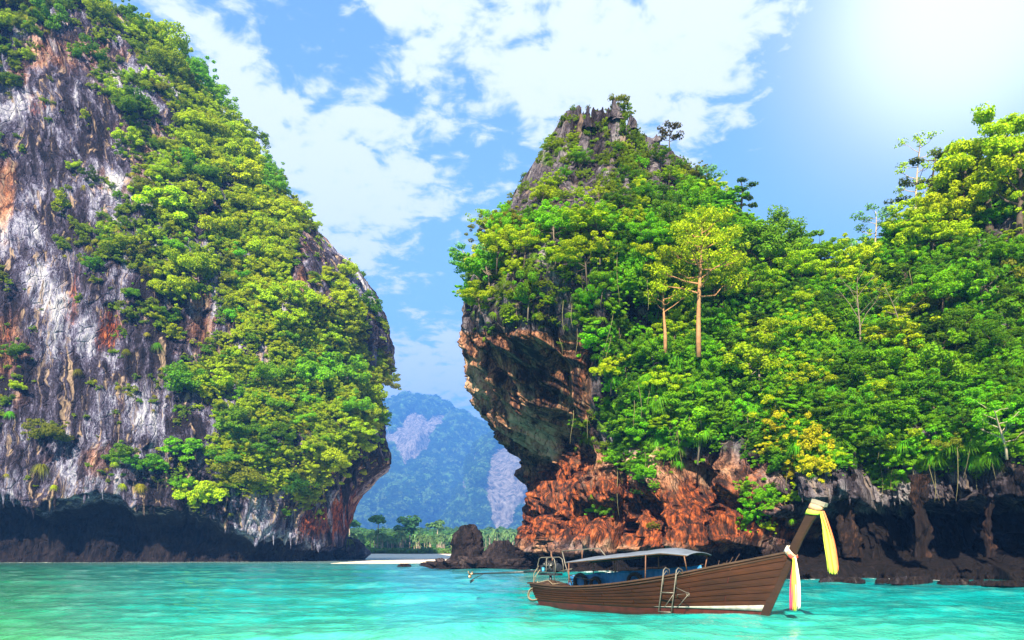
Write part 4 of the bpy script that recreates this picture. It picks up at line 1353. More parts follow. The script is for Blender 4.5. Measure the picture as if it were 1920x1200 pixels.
hero(918, 470, 395, 34, name='overhanging_tree', label='upper lime tree on the strait-facing brow of the tower', hue='lime green', seed=73, bark=BARK_P, r0=0.11, first=0.25, prim=9, sec=3, leafsz=0.2, per=34, clump=0.6, flat=0.5, lean=(-0.2, -0.1))
hero(490, 290, 222, 20, field=fieldL, name='edge_tree', label='small umbrella-shaped tree on the grey-blue cliff\'s sky edge', hue='mid green', seed=79, bark=BARK_D, r0=0.16, first=0.5, prim=8, sec=3, leafsz=0.34, per=40, clump=0.95, flat=0.5, lean=(0.15, 0))
# ---- lianas hanging down the shaded folds
def lianas(field, n, name, label, seed, cond, lng, mat):
    rr = np.random.default_rng(seed)
    mb = MB()
    ii = field.pick(rr, n, 1.0, cond)
    for i in ii:
        p, nn = field.P[i], field.N[i]
        o = p + nn * rr.uniform(0.5, 1.6)
        L = rr.uniform(*lng)
        side = rr.normal(size=2) * 0.12
        pts = [o + np.array([side[0] * L * t + 0.15 * math.sin(4 * t + i), side[1] * L * t, 0.5 * (1 - t) - L * t]) for t in np.linspace(0, 1, 6)]
        mb.tube(pts, [0.045, 0.04, 0.035, 0.03, 0.022, 0.012], 4, caps=False)
    o = mb.build(name, mat)
    setp(o, label, 'vines', None, 'stuff')
VINE = simple('liana_stem', (0.13, 0.11, 0.045), 0.9, 0, 3.0, 0.4)
lianas(fieldR, 260, 'hanging_vines', 'thin brown lianas hanging down the shaded folds of the wooded hillside', 61, (fieldR.px > 1040) * (fieldR.py > 430), (1.5, 6.0), VINE)
lianas(fieldL, 130, 'hanging_vines', 'thin stems and roots hanging over the grey-blue cliff and its cave lip', 62, (fieldL.py > 420), (2.0, 7.0), VINE)
print('hero trees', time.time() - T0)

# ---- grass and fern beards hanging from the lips of the caves
def tuft(px, py, pix, hue, label, field):
    p, n = surf(field, px, py)
    R = size_at(p, pix * 0.62)
    o = link('fern_tuft', TUFT[int(px) % 3])
    o.location = p + n * 0.15 * R
    o.scale = (R, R, R * 1.15)
    o.rotation_euler = (0, 0, px)
    o.color = (*(HUES[hue] if isinstance(hue, str) else hue), 1)
    setp(o, label, 'fern', 'fern tufts hanging on the rock')
for a in [(82, 868, 34, (0.20, 0.20, 0.02), 'large olive fern beard hanging left over the sea cave'), (262, 905, 26, (0.30, 0.26, 0.02), 'bright yellowish fern beard over the middle of the sea cave'),
          (235, 908, 17, 'lime green', 'small lime tuft beside the bright yellowish fern beard'), (385, 905, 30, 'olive', 'olive fern beard right of the sea cave middle'),
          (212, 862, 18, 'lime green', 'lime tuft on the streaked grey face just over the cave'), (105, 905, 16, 'yellow-green', 'small tuft under the large olive fern beard'),
          (420, 915, 24, (0.26, 0.2, 0.03), 'brownish fern beard on the drip rock by the pale pillar'), (300, 640, 24, 'mid green', 'fern tuft right of the orange scar'), (245, 655, 18, 'olive', 'dark tuft just under the orange scar'),
          (150, 690, 20, 'olive', 'olive tuft on the streaks below the scar'), (20, 770, 20, 'bright green', 'broad bright tuft at the left picture edge')]:
    tuft(*a, fieldL)
for a in [(1130, 962, 22, 'mid green', 'green tuft capping a rust-red boulder'), (1415, 965, 34, 'bright green', 'bright fern beard between carved columns by the prow'), (1440, 985, 20, 'yellow-green', 'yellowish tuft at the foot of the carved columns'),
          (1225, 985, 16, 'olive', 'olive tuft low on the rust-red rock'), (1490, 930, 22, 'lime green', 'lime tuft on the lip of the low cave beside the prow'), (1160, 850, 26, 'mid green', 'fern beard over the rust-red rock'),
          (960, 600, 22, 'lime green', 'lime tuft at the edge of the leaning overhang')]:
    px, py, pix, hue, lab = a
    p, n = surf(fieldR, px, py); R = size_at(p, pix * 0.8)
    o = link('hanging_bush', CROWN[int(px) % 9]); o.location = p + n * R * 0.3; o.scale = (R, R, R * 1.1); o.rotation_euler = (0.15, 0.1, px)
    o.color = (*HUES[hue], 1)
    setp(o, lab.replace('fern beard', 'hanging bush').replace('tuft', 'bush'), 'bush', 'bushes hanging on the carved rock')

# ---- drip stones hanging from the cave lips
DRIP = []
for k in range(5):
    rr = np.random.default_rng(500 + k)
    NA, NZ = 9, 10
    P = []
    for i in range(NZ + 1):
        t = i / NZ
        R = (1 - t) ** 0.8 * (0.9 + 0.35 * math.sin(7 * t + k)) + 0.05
        P.append([(R * 0.5 * (1 + 0.3 * math.sin(3 * a + 5 * t + k)) * math.cos(a) + 0.08 * math.sin(6 * t + k), R * 0.5 * (1 + 0.3 * math.cos(2 * a + k)) * math.sin(a), 0.15 - 1.15 * t) for a in np.linspace(0, 2 * math.pi, NA)])
    DRIP.append(P)
def drip_mesh(k, mat):
    mb = MB(); mb.grid(DRIP[k]); return mb.mesh('stalactite', mat)
DM = {m.name: [drip_mesh(k, m) for k in range(5)] for m in (ROCK_L, ROCK_R)}
def drips(P, lip, cliff, mat, cols, wid, ln, seed):
    rr = np.random.default_rng(seed)
    for i in cols:
        col = P[i]
        j = int(np.argmax(col[:, 2] > lip[i].mean() + 0.25)) if False else int(np.argmin(np.abs(col[:, 2] - (lip[i, len(col) // 20] + 0.5))))
        p = Vector(col[j])
        w_, l_ = rr.uniform(*wid), rr.uniform(*ln)
        o = link('stalactite', DM[mat.name][int(rr.integers(0, 5))], cliff)
        back = Vector((p.x, p.y, 0)).normalized() * w_ * 0.45
        o.location = p + back + Vector((0, 0, 0.2))
        o.scale = (w_, w_, l_); o.rotation_euler = (0, 0, rr.uniform(0, 6.28))
r = np.random.default_rng(31)
colsL = [i for i in range(60, 420) if -20 < pxL0[i, 40] < 610]
drips(PL, lipL, cliffL, ROCK_L, r.choice(colsL, 46, replace=False), (0.6, 2.2), (0.8, 4.2), 1)
colsR = [i for i in range(260, 620) if 1440 < pxR0[i, 40] < 1990]
drips(PR, lipR, cliffR, ROCK_R, r.choice(colsR, 44, replace=False), (0.25, 0.7), (0.4, 1.7), 2)
def drip_at(field, px, py, wpx, lpx, mat, cliff, k=0, dy=0.0):
    p, n = surf(field, px, py)
    o = link('stalactite', DM[mat.name][k % 5], cliff)
    o.location = p + Vector((0, dy, 0.4)); o.scale = (size_at(p, wpx), size_at(p, wpx), size_at(p, lpx))
for q, a in enumerate([(650, 905, 14, 96, ROCK_L), (640, 900, 18, 50, ROCK_L), (672, 880, 16, 46, ROCK_L), (690, 862, 18, 34, ROCK_L), (716, 845, 22, 34, ROCK_L), (722, 852, 12, 26, ROCK_L), (656, 925, 9, 66, ROCK_L), (625, 930, 20, 70, ROCK_L)]):
    drip_at(fieldL, *a, cliffL, q)
# jagged pinnacles along the tower's summit ridge
for q, (px, py, wpx, hpx) in enumerate([(1086, 232, 22, 44), (1099, 222, 24, 40), (1112, 224, 20, 36), (1074, 240, 15, 32), (1052, 258, 13, 34), (1128, 215, 16, 26), (1152, 205, 26, 36), (1168, 205, 22, 30), (1196, 228, 18, 22), (1240, 258, 20, 22), (1290, 300, 20, 24), (1306, 318, 16, 22), (1030, 285, 12, 24)]):
    p, n = surf(fieldR, px, py)
    o = link('rock_spire', DM[ROCK_R.name][q % 5], cliffR)
    o.location = p - Vector((0, 0, 0.6)); o.rotation_euler = (math.pi, 0.12 * math.sin(q * 2.1), q * 1.3)
    o.scale = (size_at(p, wpx), size_at(p, wpx), size_at(p, hpx))
# rock columns standing in the low cave
def column(px, topy, boty, w_px, Y, cliff, seed):
    rr = np.random.default_rng(seed)
    b = at(px, boty, Y); t_ = at(px, topy, Y)
    W = w_px / F * Y
    P = []
    for i in range(36):
        t = i / 35
        R = W * (0.30 + 0.30 * abs(t - 0.45 - 0.1 * math.sin(seed)) * 2)
        P.append([(b.x + R * (1 + 0.22 * math.sin(3 * a + seed + 4 * t)) * math.cos(a) + 0.12 * W * math.sin(5 * t + seed), b.y + R * (1 + 0.2 * math.cos(2 * a + seed)) * math.sin(a), b.z + (t_.z - b.z) * t) for a in np.linspace(0, 2 * math.pi, 28)])
    P = np.array(P)
    NA = P.shape[1]
    ca = np.stack([np.cos(np.linspace(0, 2 * math.pi, NA)), np.sin(np.linspace(0, 2 * math.pi, NA))], -1)
    nd = W * 0.75 * fbm(ca[None, :, 0] * 2.2 + seed * 7, ca[None, :, 1] * 2.2, P[..., 2] / (0.8 * W), 5, seed)
    P[..., 0] += ca[None, :, 0] * nd; P[..., 1] += ca[None, :, 1] * nd
    n_ = P.shape[0] * NA
    link('rock_column', mesh_np('rock_column', P.reshape(-1, 3), grid_quads(P.shape[0], NA), ROCK_R, True, None, dict(wet_shade=np.full(n_, 0.62), rust=np.full(n_, -0.2), moss=np.zeros(n_), warm=np.full(n_, 0.7))), cliff)  # columns coloured dark to match the painted cave shade
for a in [(1725, 890, 1045, 24, 78, 1), (1590, 890, 1045, 30, 82, 2), (1855, 890, 1045, 14, 80, 3)]:
    column(*a[:5], cliffR, a[5])

# ---- sea rocks
def sea_rock(name, label, rows, Y, seed, group=None, depth=0.9, cat='sea rock', rough=1.0, mat=ROCK_S):
    rows = sorted(rows)
    NZ, NA = 46, 72
    pyv = np.linspace(rows[0][0], rows[-1][0] + 2, NZ)
    a = np.array(rows, float)
    l = np.interp(pyv, a[:, 0], a[:, 1]); r_ = np.interp(pyv, a[:, 0], a[:, 2])
    ang = np.linspace(0, 2 * math.pi, NA + 1)[:-1]
    cx = (l + r_) / 2; hw = (r_ - l) / 2
    px0 = (a[:, 1].mean() + a[:, 2].mean()) / 2
    base = at(px0, HY + CH * F / Y, Y)
    X = (cx[:, None] + hw[:, None] * np.cos(ang)[None] - px0) / F * Y
    Yy = (np.minimum(hw, hw.mean() * 1.6)[:, None] * depth * np.sin(ang)[None]) / F * Y
    Z = np.broadcast_to((CH + (HY - pyv) / F * Y)[:, None], X.shape)
    sc = (hw.max() / F * Y) / 3.0
    nd = 0.16 * sc * rough * ridge(X / (0.28 * sc), Yy / (0.28 * sc), Z / (0.5 * sc), 3, seed + 5) + 0.55 * sc * rough * fbm(X / (1.3 * sc), Yy / (1.3 * sc) + seed, Z / (1.7 * sc), 4, seed) + 0.42 * sc * rough * ridge(X / (0.7 * sc), Yy / (0.7 * sc), Z / (2.2 * sc), 3, seed + 1)
    spk = ridge(X / (0.55 * sc), Yy / (0.55 * sc), 0 * X + seed, 2, seed + 8) * sstep(0.22, 0.0, np.linspace(0, 1, NZ))[:, None]
    V = np.stack([X + np.cos(ang)[None] * nd, Yy + np.sin(ang)[None] * nd, Z + 0.30 * nd + 0.4 * sc * spk], -1)
    top = V[0].mean(0) + np.array([0, 0, 0.05 * sc])
    Vf = np.concatenate([V.reshape(-1, 3), [top]])
    Q = []
    i = np.arange(NZ - 1)[:, None]; j = np.arange(NA)[None, :]
    Q = np.stack([i * NA + j, (i + 1) * NA + j, (i + 1) * NA + (j + 1) % NA, i * NA + (j + 1) % NA], -1).reshape(-1, 4)
    T = np.array([[NZ * NA, q, (q + 1) % NA] for q in range(NA)])
    n = len(Vf)
    me = mesh_np(name, Vf, Q, mat, True, None, dict(rust=np.full(n, -0.5), wet_shade=sstep(1.6, 0.3, Vf[:, 2]) * 0.6, moss=np.zeros(n)), T)
    o = link(name, me); o.location = (base.x, base.y, 0)
    # heights are kept in the mesh, the origin stands on the water
    setp(o, label, cat, group)
    return o
sea_rock('sea_stack', 'taller dark sea stack with a knobbly waisted head before the beach', [(991, 868, 884), (999, 858, 893), (1010, 850, 897), (1022, 848, 897), (1031, 853, 898), (1040, 852, 903), (1050, 846, 912), (1057, 840, 922), (1063, 826, 940)], 139, 601, 'sea stacks', rough=1.15)
sea_rock('sea_stack', 'lower jagged double-topped sea stack beside the taller one', [(1020, 930, 952), (1027, 920, 958), (1034, 914, 963), (1042, 909, 969), (1051, 903, 977), (1058, 896, 986), (1064, 890, 994)], 136, 611, 'sea stacks', rough=0.9)
sea_rock('rock_pinnacle', 'tiny pinnacle right of the jagged sea stack', [(1041, 994, 998), (1048, 990, 1000), (1056, 986, 1004), (1063, 980, 1008)], 134, 621, 'sea stacks', rough=1.6)
sea_rock('rock_platform', 'low black rock platform linking the sea stacks', [(1058, 850, 980), (1060, 830, 990), (1063, 815, 1004), (1066, 812, 1008)], 132, 631, None, 0.35, rough=1.6)
sea_rock('low_rock', 'small low rock awash in the strait', [(1058, 752, 764), (1060, 747, 768), (1063, 744, 770)], 142, 641, None, 0.5)
sea_rock('headland_rock', 'purplish boulder with a grassy top behind the cliff foot', [(1010, 640, 658), (1016, 634, 672), (1024, 630, 686), (1034, 622, 691), (1042, 618, 690), (1049, 624, 680)], 280, 651, None, 0.8, 'sea rock', 0.8, ROCK_R)
o = link('grass_cap', TUFT[0]); p = at(652, 1012, 278); o.location = p; o.scale = (4.2, 4.2, 4.5); o.color = (0.22, 0.30, 0.02, 1)
setp(o, 'sunny grass tuft growing on top of the purplish boulder', 'grass')
r = np.random.default_rng(77)
for k in range(9):
    px = 1560 + k * 44 + r.uniform(-12, 12)
    Y = CH * F / (np.interp(px, [1500, 1920], [1088, 1095.5]) - HY) - 0.6
    py0 = HY + CH * F / Y
    wd = r.uniform(12, 40); hh = r.uniform(4, 10)
    lab = ['flat brown stone', 'pale crusted stone', 'long low stone', 'lumpy tan stone', 'broad brown slab', 'rounded dark stone', 'split brown stone', 'small humped stone', 'pale flat slab'][k] + ' on the waterline below the low cave'
    sea_rock('shore_stone', lab, [(py0 - hh, px - wd * 0.6, px + wd * 0.5), (py0 - hh * 0.5, px - wd * 0.9, px + wd * 0.9), (py0 + 1.5, px - wd, px + wd)], Y, 700 + k, 'stones along the cave shore', 0.5, 'stone', 0.7, ROCK_R)
print('rocks', time.time() - T0)

# ------------------------------------------------------------------ far forest and palm grove
def far_forest(name, P, m, n, rad, color, label, seed, ymin=-1):
    r = np.random.default_rng(seed)
    g = (1 - m).reshape(-1) * (P[..., 2].reshape(-1) > 1)
    PP = P.reshape(-1, 3)
    pxa, pya = proj(PP)
    g = g * (pxa > 560) * (pxa < 1240)
    ii = r.choice(len(g), n, p=g / g.sum())
    R = r.uniform(rad[0], rad[1], n)
    pts = PP[ii] + r.normal(size=(n, 3)) * np.array([4, 4, 0.5])
    rot = np.stack([0 * R, 0 * R, r.uniform(0, 6.28, n)], -1)
    return gn_scatter(name, pts, rot, R[:, None] * np.stack([1 + 0 * R, 1 + 0 * R, r.uniform(0.8, 1.3, n)], -1), r.integers(0, 4, n), FART, label, 'forest', color)
far_forest('far_forest', M1, m1, 6000, (24, 52), (0.045, 0.11, 0.025), 'dark hazy forest clothing the far limestone peak', 1)
far_forest('far_forest', M1, m1, 3600, (26, 50), (0.20, 0.34, 0.07), 'paler crowns scattered through the forest of the far peak', 3)
far_forest('far_forest', M2, m2, 5000, (19, 40), (0.04, 0.10, 0.025), 'dark hazy forest on the lower ridge by the leaning tower', 2)
far_forest('far_forest', M2, m2, 3200, (20, 38), (0.18, 0.32, 0.07), 'paler crowns scattered through the forest of the lower ridge', 4)
# low wood behind the palms
r = np.random.default_rng(5)
n = 1500
Yv = r.uniform(520, 800, n); Xv = (r.uniform(600, 1080, n) - 960) / F * Yv
Zv = np.array([ground_z(x, y) for x, y in zip(Xv, Yv)])
R = r.uniform(4, 8, n)
gn_scatter('valley_forest', np.stack([Xv, Yv, Zv + R * 0.4], -1), np.stack([0 * R, 0 * R, r.uniform(0, 6.28, n)], -1), np.stack([R, R, R * r.uniform(0.8, 1.2, n)], -1), r.integers(0, 4, n), FART, 'dense wood on the flat ground behind the palm grove', 'forest', (0.07, 0.17, 0.03))
n = 620
Yv = r.uniform(428, 446, n); Xv = (r.uniform(600, 1060, n) - 960) / F * Yv
R = r.uniform(1.2, 3.2, n)
gn_scatter('shore_thicket', np.stack([Xv, Yv, 1.5 + R * 0.3], -1), np.stack([0 * R, 0 * R, r.uniform(0, 6.28, n)], -1), np.stack([R * 1.4, R, R], -1), r.integers(0, 4, n), FART, 'low green thicket along the top of the far beach', 'thicket', (0.11, 0.22, 0.04))
# single round trees that stand out in front of the wood
for k, (px, py, R, lab) in enumerate([(709, 978, 7.5, 'pale round tree standing out at the left of the far wood'), (768, 985, 8.5, 'broad dark round tree in the middle of the far wood'), (820, 990, 7, 'wide bright tree above the palm tops'),
                                      (655, 985, 7, 'grey-green tree beside the hanging drip stones'), (880, 1000, 6, 'round tree behind the sea stacks'), (760, 1000, 8, 'flat wide tree just over the palms')]):
    Y = 520.0
    c = at(px, py, Y)
    root = empty('wood_tree', (c.x, Y, ground_z(c.x, Y)))
    cr_ = link('crown', FART[k % 4], root); cr_.location = (0, 0, c.z - ground_z(c.x, Y)); cr_.scale = (R * 1.2, R, R * 0.9)
    cr_.color = (0.12, 0.24, 0.06, 1) if k % 2 == 0 else (0.05, 0.14, 0.04, 1)
    mb = MB(); mb.tube([(0, 0, -0.5), (0.2, 0, (c.z - ground_z(c.x, Y)) * 0.6), (0, 0, c.z - ground_z(c.x, Y))], [0.5, 0.4, 0.2], 6)
    mb.build('trunk', BARK_P, root)
    setp(root, lab, 'tree', 'single trees of the far wood')
# palms
def palm_meshes(seed):
    r = np.random.default_rng(seed)
    H = 8.5
    bend = r.normal(size=2) * 0.6
    pts = [(bend[0] * t * t, bend[1] * t * t, H * t) for t in np.linspace(0, 1, 7)]
    pts[0] = (0, 0, -0.6)
    mb = MB(); mb.tube(pts, [0.26, 0.2, 0.17, 0.16, 0.15, 0.14, 0.13], 6)
    tm = mb.mesh('trunk', BARK_P)
    top = np.array(pts[-1])
    Vv, Qq, va = [], [], []
    for k in range(15):
        a = k * 2.4 + r.uniform(-.2, .2); L = r.uniform(2.3, 3.1); e = r.uniform(-0.25, 1.0)
        d = np.array([math.cos(a), math.sin(a), 0]); sd = np.array([-d[1], d[0], 0])
        prev = None
        for i in range(6):
            t = i / 5
            c = top + d * L * t * (1 - 0.15 * t) + np.array([0, 0, L * (e * t - 0.95 * t * t)])
            wv = 0.42 * math.sin(math.pi * (0.12 + 0.85 * t))
            row = [c - sd * wv - np.array([0, 0, 0.5 * wv]), c, c + sd * wv - np.array([0, 0, 0.5 * wv])]
            if prev is not None:
                b = len(Vv)
                Vv.extend(prev + row)
                Qq.extend([[b, b + 1, b + 4, b + 3], [b + 1, b + 2, b + 5, b + 4]])
                sh = r.random(); va.extend([sh, sh])
            prev = row
    return tm, mesh_np('crown', np.array(Vv), np.array(Qq), LEAF, False, dict(leafvar=va))
PALM = [palm_meshes(800 + k) for k in range(5)]
r = np.random.default_rng(15)
items = []
for k in range(150):
    Y = r.uniform(440, 515)
    px = r.uniform(662, 1006)
    X = (px - 960) / F * Y
    root = empty('palm_tree', (X, Y, ground_z(X, Y)), r.uniform(0, 6.28))
    q = int(r.integers(0, 5)); s = float(np.clip(r.normal(1.08, 0.2), 0.65, 1.55))
    root.scale = (s, s, s)
    link('trunk', PALM[q][0], root)
    c = link('crown', PALM[q][1], root)
    g = r.uniform(0.75, 1.3)
    c.color = (0.13 * g, 0.22 * g, 0.07 * g, 1)
    row = 'front row' if Y < 462 else ('middle rows' if Y < 490 else 'back row')
    wherep = 'beside the purplish boulder' if px < 730 else ('below the pale peak cliff' if px < 790 else 'in the open middle' if px < 845 else ('behind the taller sea stack' if px < 905 else 'behind the jagged sea stack'))
    ht = 'tall' if s > 1.18 else ('short' if s < 0.98 else 'mid-height')
    items.append((px, '%s palm, %s of the grove, %s' % (ht, row, wherep), root))
bylab = {}
for px, lab, root in items:
    bylab.setdefault(lab, []).append((px, root))
for lab, g in bylab.items():
    g.sort(key=lambda t: t[0])
    for k, (px, root) in enumerate(g):
        pre = '' if len(g) == 1 else ('westernmost ' if k == 0 else 'easternmost ' if k == len(g) - 1 else (ORD[k] + 'from the west, '))
        pre = pre.replace('westernmost', 'leftmost').replace('easternmost', 'rightmost').replace('from the west', 'from the left')
        setp(root, (pre + lab).strip(), 'palm tree', 'coconut palms of the far grove')
print('far', time.time() - T0)
# ------------------------------------------------------------------ long-tail boat
def wood(name, col, rough=0.6, var=0.5, stretch=(0.5, 4, 9), nscale=3.0, bump=0.004):
    m, t, o = new_mat(name)
    tcn = t.n.new('ShaderNodeTexCoord').outputs['Object']
    oi = t.n.new('ShaderNodeObjectInfo').outputs['Random']
    sh = t.vmath('ADD', tcn, t.vmath('SCALE', t.node('ShaderNodeCombineXYZ', None, X=oi, Y=oi, Z=oi).outputs[0]).outputs[0]).outputs[0]
    n = t.noise(t.mapping(sh, stretch), nscale, 6.0, 0.65, 0.3)
    n2 = t.noise(tcn, 0.9, 4.0, 0.6)
    v = t.math('ADD', t.math('MULTIPLY', n, 0.70), t.math('MULTIPLY', t.math('SUBTRACT', n2, 0.17), 0.55))
    v = t.math('ADD', v, t.math('MULTIPLY', t.math('SUBTRACT', oi, 0.5), 0.14))
    c = t.ramp(v, [(0.36, [x * (1 - var) for x in col]), (0.55, col), (0.74, [min(1, x * (1 + 1.4 * var)) for x in col])])
    b = t.node('ShaderNodeBsdfPrincipled', None, Base_Color=c, Roughness=rough)
    b.inputs['Specular IOR Level'].default_value = 0.3
    bm = t.node('ShaderNodeBump', None, Height=n, Strength=0.7, Distance=bump)
    t.put(b.inputs['Normal'], bm.outputs[0])
    t.put(o.inputs[0], b.outputs[0])
    return m
W_HULL = wood('weathered_brown_planks', (0.034, 0.0088, 0.0023))
W_DARK = wood('dark_deck_wood', (0.055, 0.03, 0.018))
W_RAIL = wood('worn_gunwale_wood', (0.042, 0.021, 0.012))
W_STEM = wood('stem_timber', (0.027, 0.011, 0.006))
RED = simple('oxide_red_paint', (0.07, 0.010, 0.007), 0.55, 0, 2.5, 0.45)
WHITE = simple('scuffed_white_paint', (0.27, 0.25, 0.22), 0.6, 0, 5.0, 0.3)
STEEL = simple('pale_galvanised_tube', (0.12, 0.105, 0.085), 0.5, 0.25, 12.0, 0.25)
RUSTY = simple('rusty_post', (0.16, 0.075, 0.045), 0.8, 0.2, 14.0, 0.4)
IRON = simple('greasy_engine_iron', (0.045, 0.045, 0.05), 0.45, 0.6, 10.0, 0.5)
ALU = simple('dull_engine_alloy', (0.12, 0.115, 0.105), 0.45, 0.7, 10.0, 0.3)
BLUEP = simple('blue_filter_can', (0.03, 0.20, 0.33), 0.4)
RUBBER = simple('black_tyre_rubber', (0.018, 0.018, 0.019), 0.75, 0, 9.0, 0.3)
TARP = simple('blue_tarpaulin', (0.02, 0.15, 0.36), 0.5, 0, 1.6, 0.3, 0.02, transl=0.12)
ROOF = simple('silvery_roof_canvas', (0.13, 0.145, 0.18), 0.5, 0.0, 1.5, 0.18, 0.01, transl=0.12)
ROPE = simple('pale_rope', (0.17, 0.135, 0.09), 0.95, 0, 14.0, 0.3)
TWIG = simple('dry_twig', (0.11, 0.065, 0.045), 0.9)

hx, hy_ = 8.85, -8.5
hl = math.hypot(hx, hy_)
boat = empty('longtail_boat', (1.5, 40.8, 0.0), math.atan2(hy_, hx))
setp(boat, 'brown wooden long-tail boat with upswept prow, blue tarpaulin and silvery canopy', 'boat')
LW = 12.0
GUN = [(0, 1.04), (0.12, 0.97), (0.2, 0.96), (0.35, 1.06), (0.55, 1.36), (0.7, 1.68), (0.8, 1.97), (0.9, 2.27), (1.0, 2.62)]
BEAM = [(0, 0.50), (0.06, 0.74), (0.15, 0.90), (0.3, 1.03), (0.48, 1.08), (0.62, 0.98), (0.75, 0.76), (0.86, 0.48), (0.94, 0.24), (1.0, 0.055)]
def cr(tab, u):
    a = np.array(tab); x = a[:, 0]; y = a[:, 1]
    i = int(np.clip(np.searchsorted(x, u) - 1, 0, len(x) - 2))
    m = np.gradient(y, x)
    h = x[i + 1] - x[i]; t = (u - x[i]) / h
    return (2 * t**3 - 3 * t**2 + 1) * y[i] + (t**3 - 2 * t**2 + t) * h * m[i] + (-2 * t**3 + 3 * t**2) * y[i + 1] + (t**3 - t**2) * h * m[i + 1]
ZK = -0.45
def hull(u, z, side, off=0.0):
    g = cr(GUN, u)
    wv = min(max((z - ZK) / (g - ZK), 0.0), 1.15)
    p = 0.34 + 0.55 * u ** 3
    if u < 0.2: p += 0.25 * (1 - u / 0.2)
    y = cr(BEAM, u) * wv ** p
    x = u * LW + u ** 4 * 0.46 * max(z, -0.3) - (1 - u) ** 6 * 0.38 * z + 0.02
    q = Vector((x, side * (y + off), z))
    return q
US = np.linspace(0, 1, 49)
# shell under the planks: oxide red bottom inside and out
mb = MB()
for side in (-1, 1):
    P = [[hull(u, ZK + (cr(GUN, u) - 0.02 - ZK) * k / 12, side, 0.0) for k in range(13)] for u in US]
    I = [[hull(u, ZK + (cr(GUN, u) - 0.02 - ZK) * k / 12, side, -0.05) for k in range(13)] for u in US]
    mb.grid(P if side < 0 else P); mb.grid(I)
# stern board
mb.grid([[hull(0, ZK + (cr(GUN, 0) - 0.02 - ZK) * k / 12, 1, 0) for k in range(13)], [hull(0, ZK + (cr(GUN, 0) - 0.02 - ZK) * k / 12, -1, 0) for k in range(13)]])
hull_o = mb.build('hull', RED, boat)
# planks: eight strakes a side, each of two or three boards
NS = 7
def zline(u, k):
    z0 = 0.10 + 0.22 * sstep(0.5, 1.0, np.float64(u)) + 0.05 * (1 - u)
    return z0 + (cr(GUN, u) - 0.05 - z0) * k / NS
for side in (-1, 1):
    for k in range(NS):
        cuts = [[0, .38, .74, 1.0], [0, .52, .86, 1.0], [0, .30, .64, 1.0]][k % 3]
        for a, b in zip(cuts[:-1], cuts[1:]):
            u0, u1 = a + (0.0012 if a > 0 else 0), b - (0.0012 if b < 1 else 0)
            us = np.linspace(u0, u1, 16)
            mb = MB()
            off = 0.030 + 0.004 * ((k * 7 + int(a * 10)) % 3)
            P = []
            for u in us:
                za, zb = zline(u, k) + 0.006, zline(u, k + 1) - 0.006
                P.append([hull(u, za, side, 0.002), hull(u, za + 0.012, side, off), hull(u, (za + zb) / 2, side, off + 0.006), hull(u, zb - 0.008, side, off), hull(u, zb, side, 0.002)])
            mb.grid(P)
            mb.face([len(mb.v) - 5 + q for q in range(5)]); mb.face([4 - q for q in range(5)])
            mb.build('plank', W_HULL, hull_o, smooth=False)
# painted white wedge along the bow waterline
for side in (-1, 1):
    mb = MB()
    us = np.linspace(0.60, 0.992, 24)
    P = [[hull(u, 0.17 + 0.03 * u, side, 0.046), hull(u, 0.20 + 0.26 * ((u - 0.6) / 0.4) ** 1.2, side, 0.050)] for u in us]
    mb.sheet(P, lambda i, j: Vector((0, -side * 0.012, 0)))
    mb.build('white_stripe', WHITE, boat)
# gunwale rails and rubbing strake
for side in (-1, 1):
    mb = MB()
    P = []
    for u in np.linspace(0, 1, 60):
        c = hull(u, cr(GUN, u), side, 0.0)
        wv = 0.075 if u < 0.97 else 0.05
        P.append([c + Vector((0, side * 0.085, -0.045)), c + Vector((0, side * 0.085, 0.03)), c + Vector((0, -side * wv, 0.03)), c + Vector((0, -side * wv, -0.045)), c + Vector((0, side * 0.085, -0.045))])
    mb.grid(P); mb.build('gunwale', W_RAIL, boat, smooth=False)
    mb = MB()
    P = []
    for u in np.linspace(0, 0.99, 60):
        c = hull(u, cr(GUN, u) - 0.14, side, 0.036)
        P.append([c + Vector((0, 0, -0.03)), c + Vector((0, side * 0.035, -0.02)), c + Vector((0, side * 0.035, 0.02)), c + Vector((0, 0, 0.03))])
    mb.grid(P); mb.build('rubbing_strake', W_RAIL, boat, smooth=False)
mb = MB(); c0, c1 = hull(0, cr(GUN, 0), -1), hull(0, cr(GUN, 0), 1)
mb.box((c0 + c1) / 2 + Vector((-0.03, 0, -0.01)), (0.13, 1.15, 0.09)); mb.build('stern_rail', W_RAIL, boat, smooth=False)
# stem and upswept prow
front = [(12.12, -0.42), (12.30, 0.0), (12.85, 1.2), (13.40, 2.39), (13.73, 3.12), (14.10, 3.75), (14.57, 4.34)]
rear = [(11.75, -0.42), (11.95, 0.0), (12.40, 1.2), (12.98, 2.35), (13.30, 3.02), (13.63, 3.62), (14.09, 4.52)]
mb = MB()
tk = [0.065, 0.065, 0.065, 0.07, 0.08, 0.09, 0.10]
P = []
for (f, r_, th) in zip(front, rear, tk):
    f = Vector((f[0], 0, f[1])); r_ = Vector((r_[0], 0, r_[1])); Y_ = Vector((0, th, 0))
    P.append([r_ - Y_, f * 0.85 + r_ * 0.15 - Y_, f - Y_ * 0.35, f + Y_ * 0.35, f * 0.85 + r_ * 0.15 + Y_, r_ + Y_, r_ - Y_])
mb.grid(P)
mb.face([len(mb.v) - 7 + q for q in range(6)])
stem = mb.build('stem_post', W_STEM, boat, smooth=False)
mb = MB()
ax = (Vector((14.57, 0, 4.34)) - Vector((14.09, 0, 4.52)))
ctr = (Vector((14.57, 0, 4.34)) + Vector((14.09, 0, 4.52))) / 2
rotm = Matrix.Rotation(-math.atan2(ax.z, ax.x), 3, 'Y')
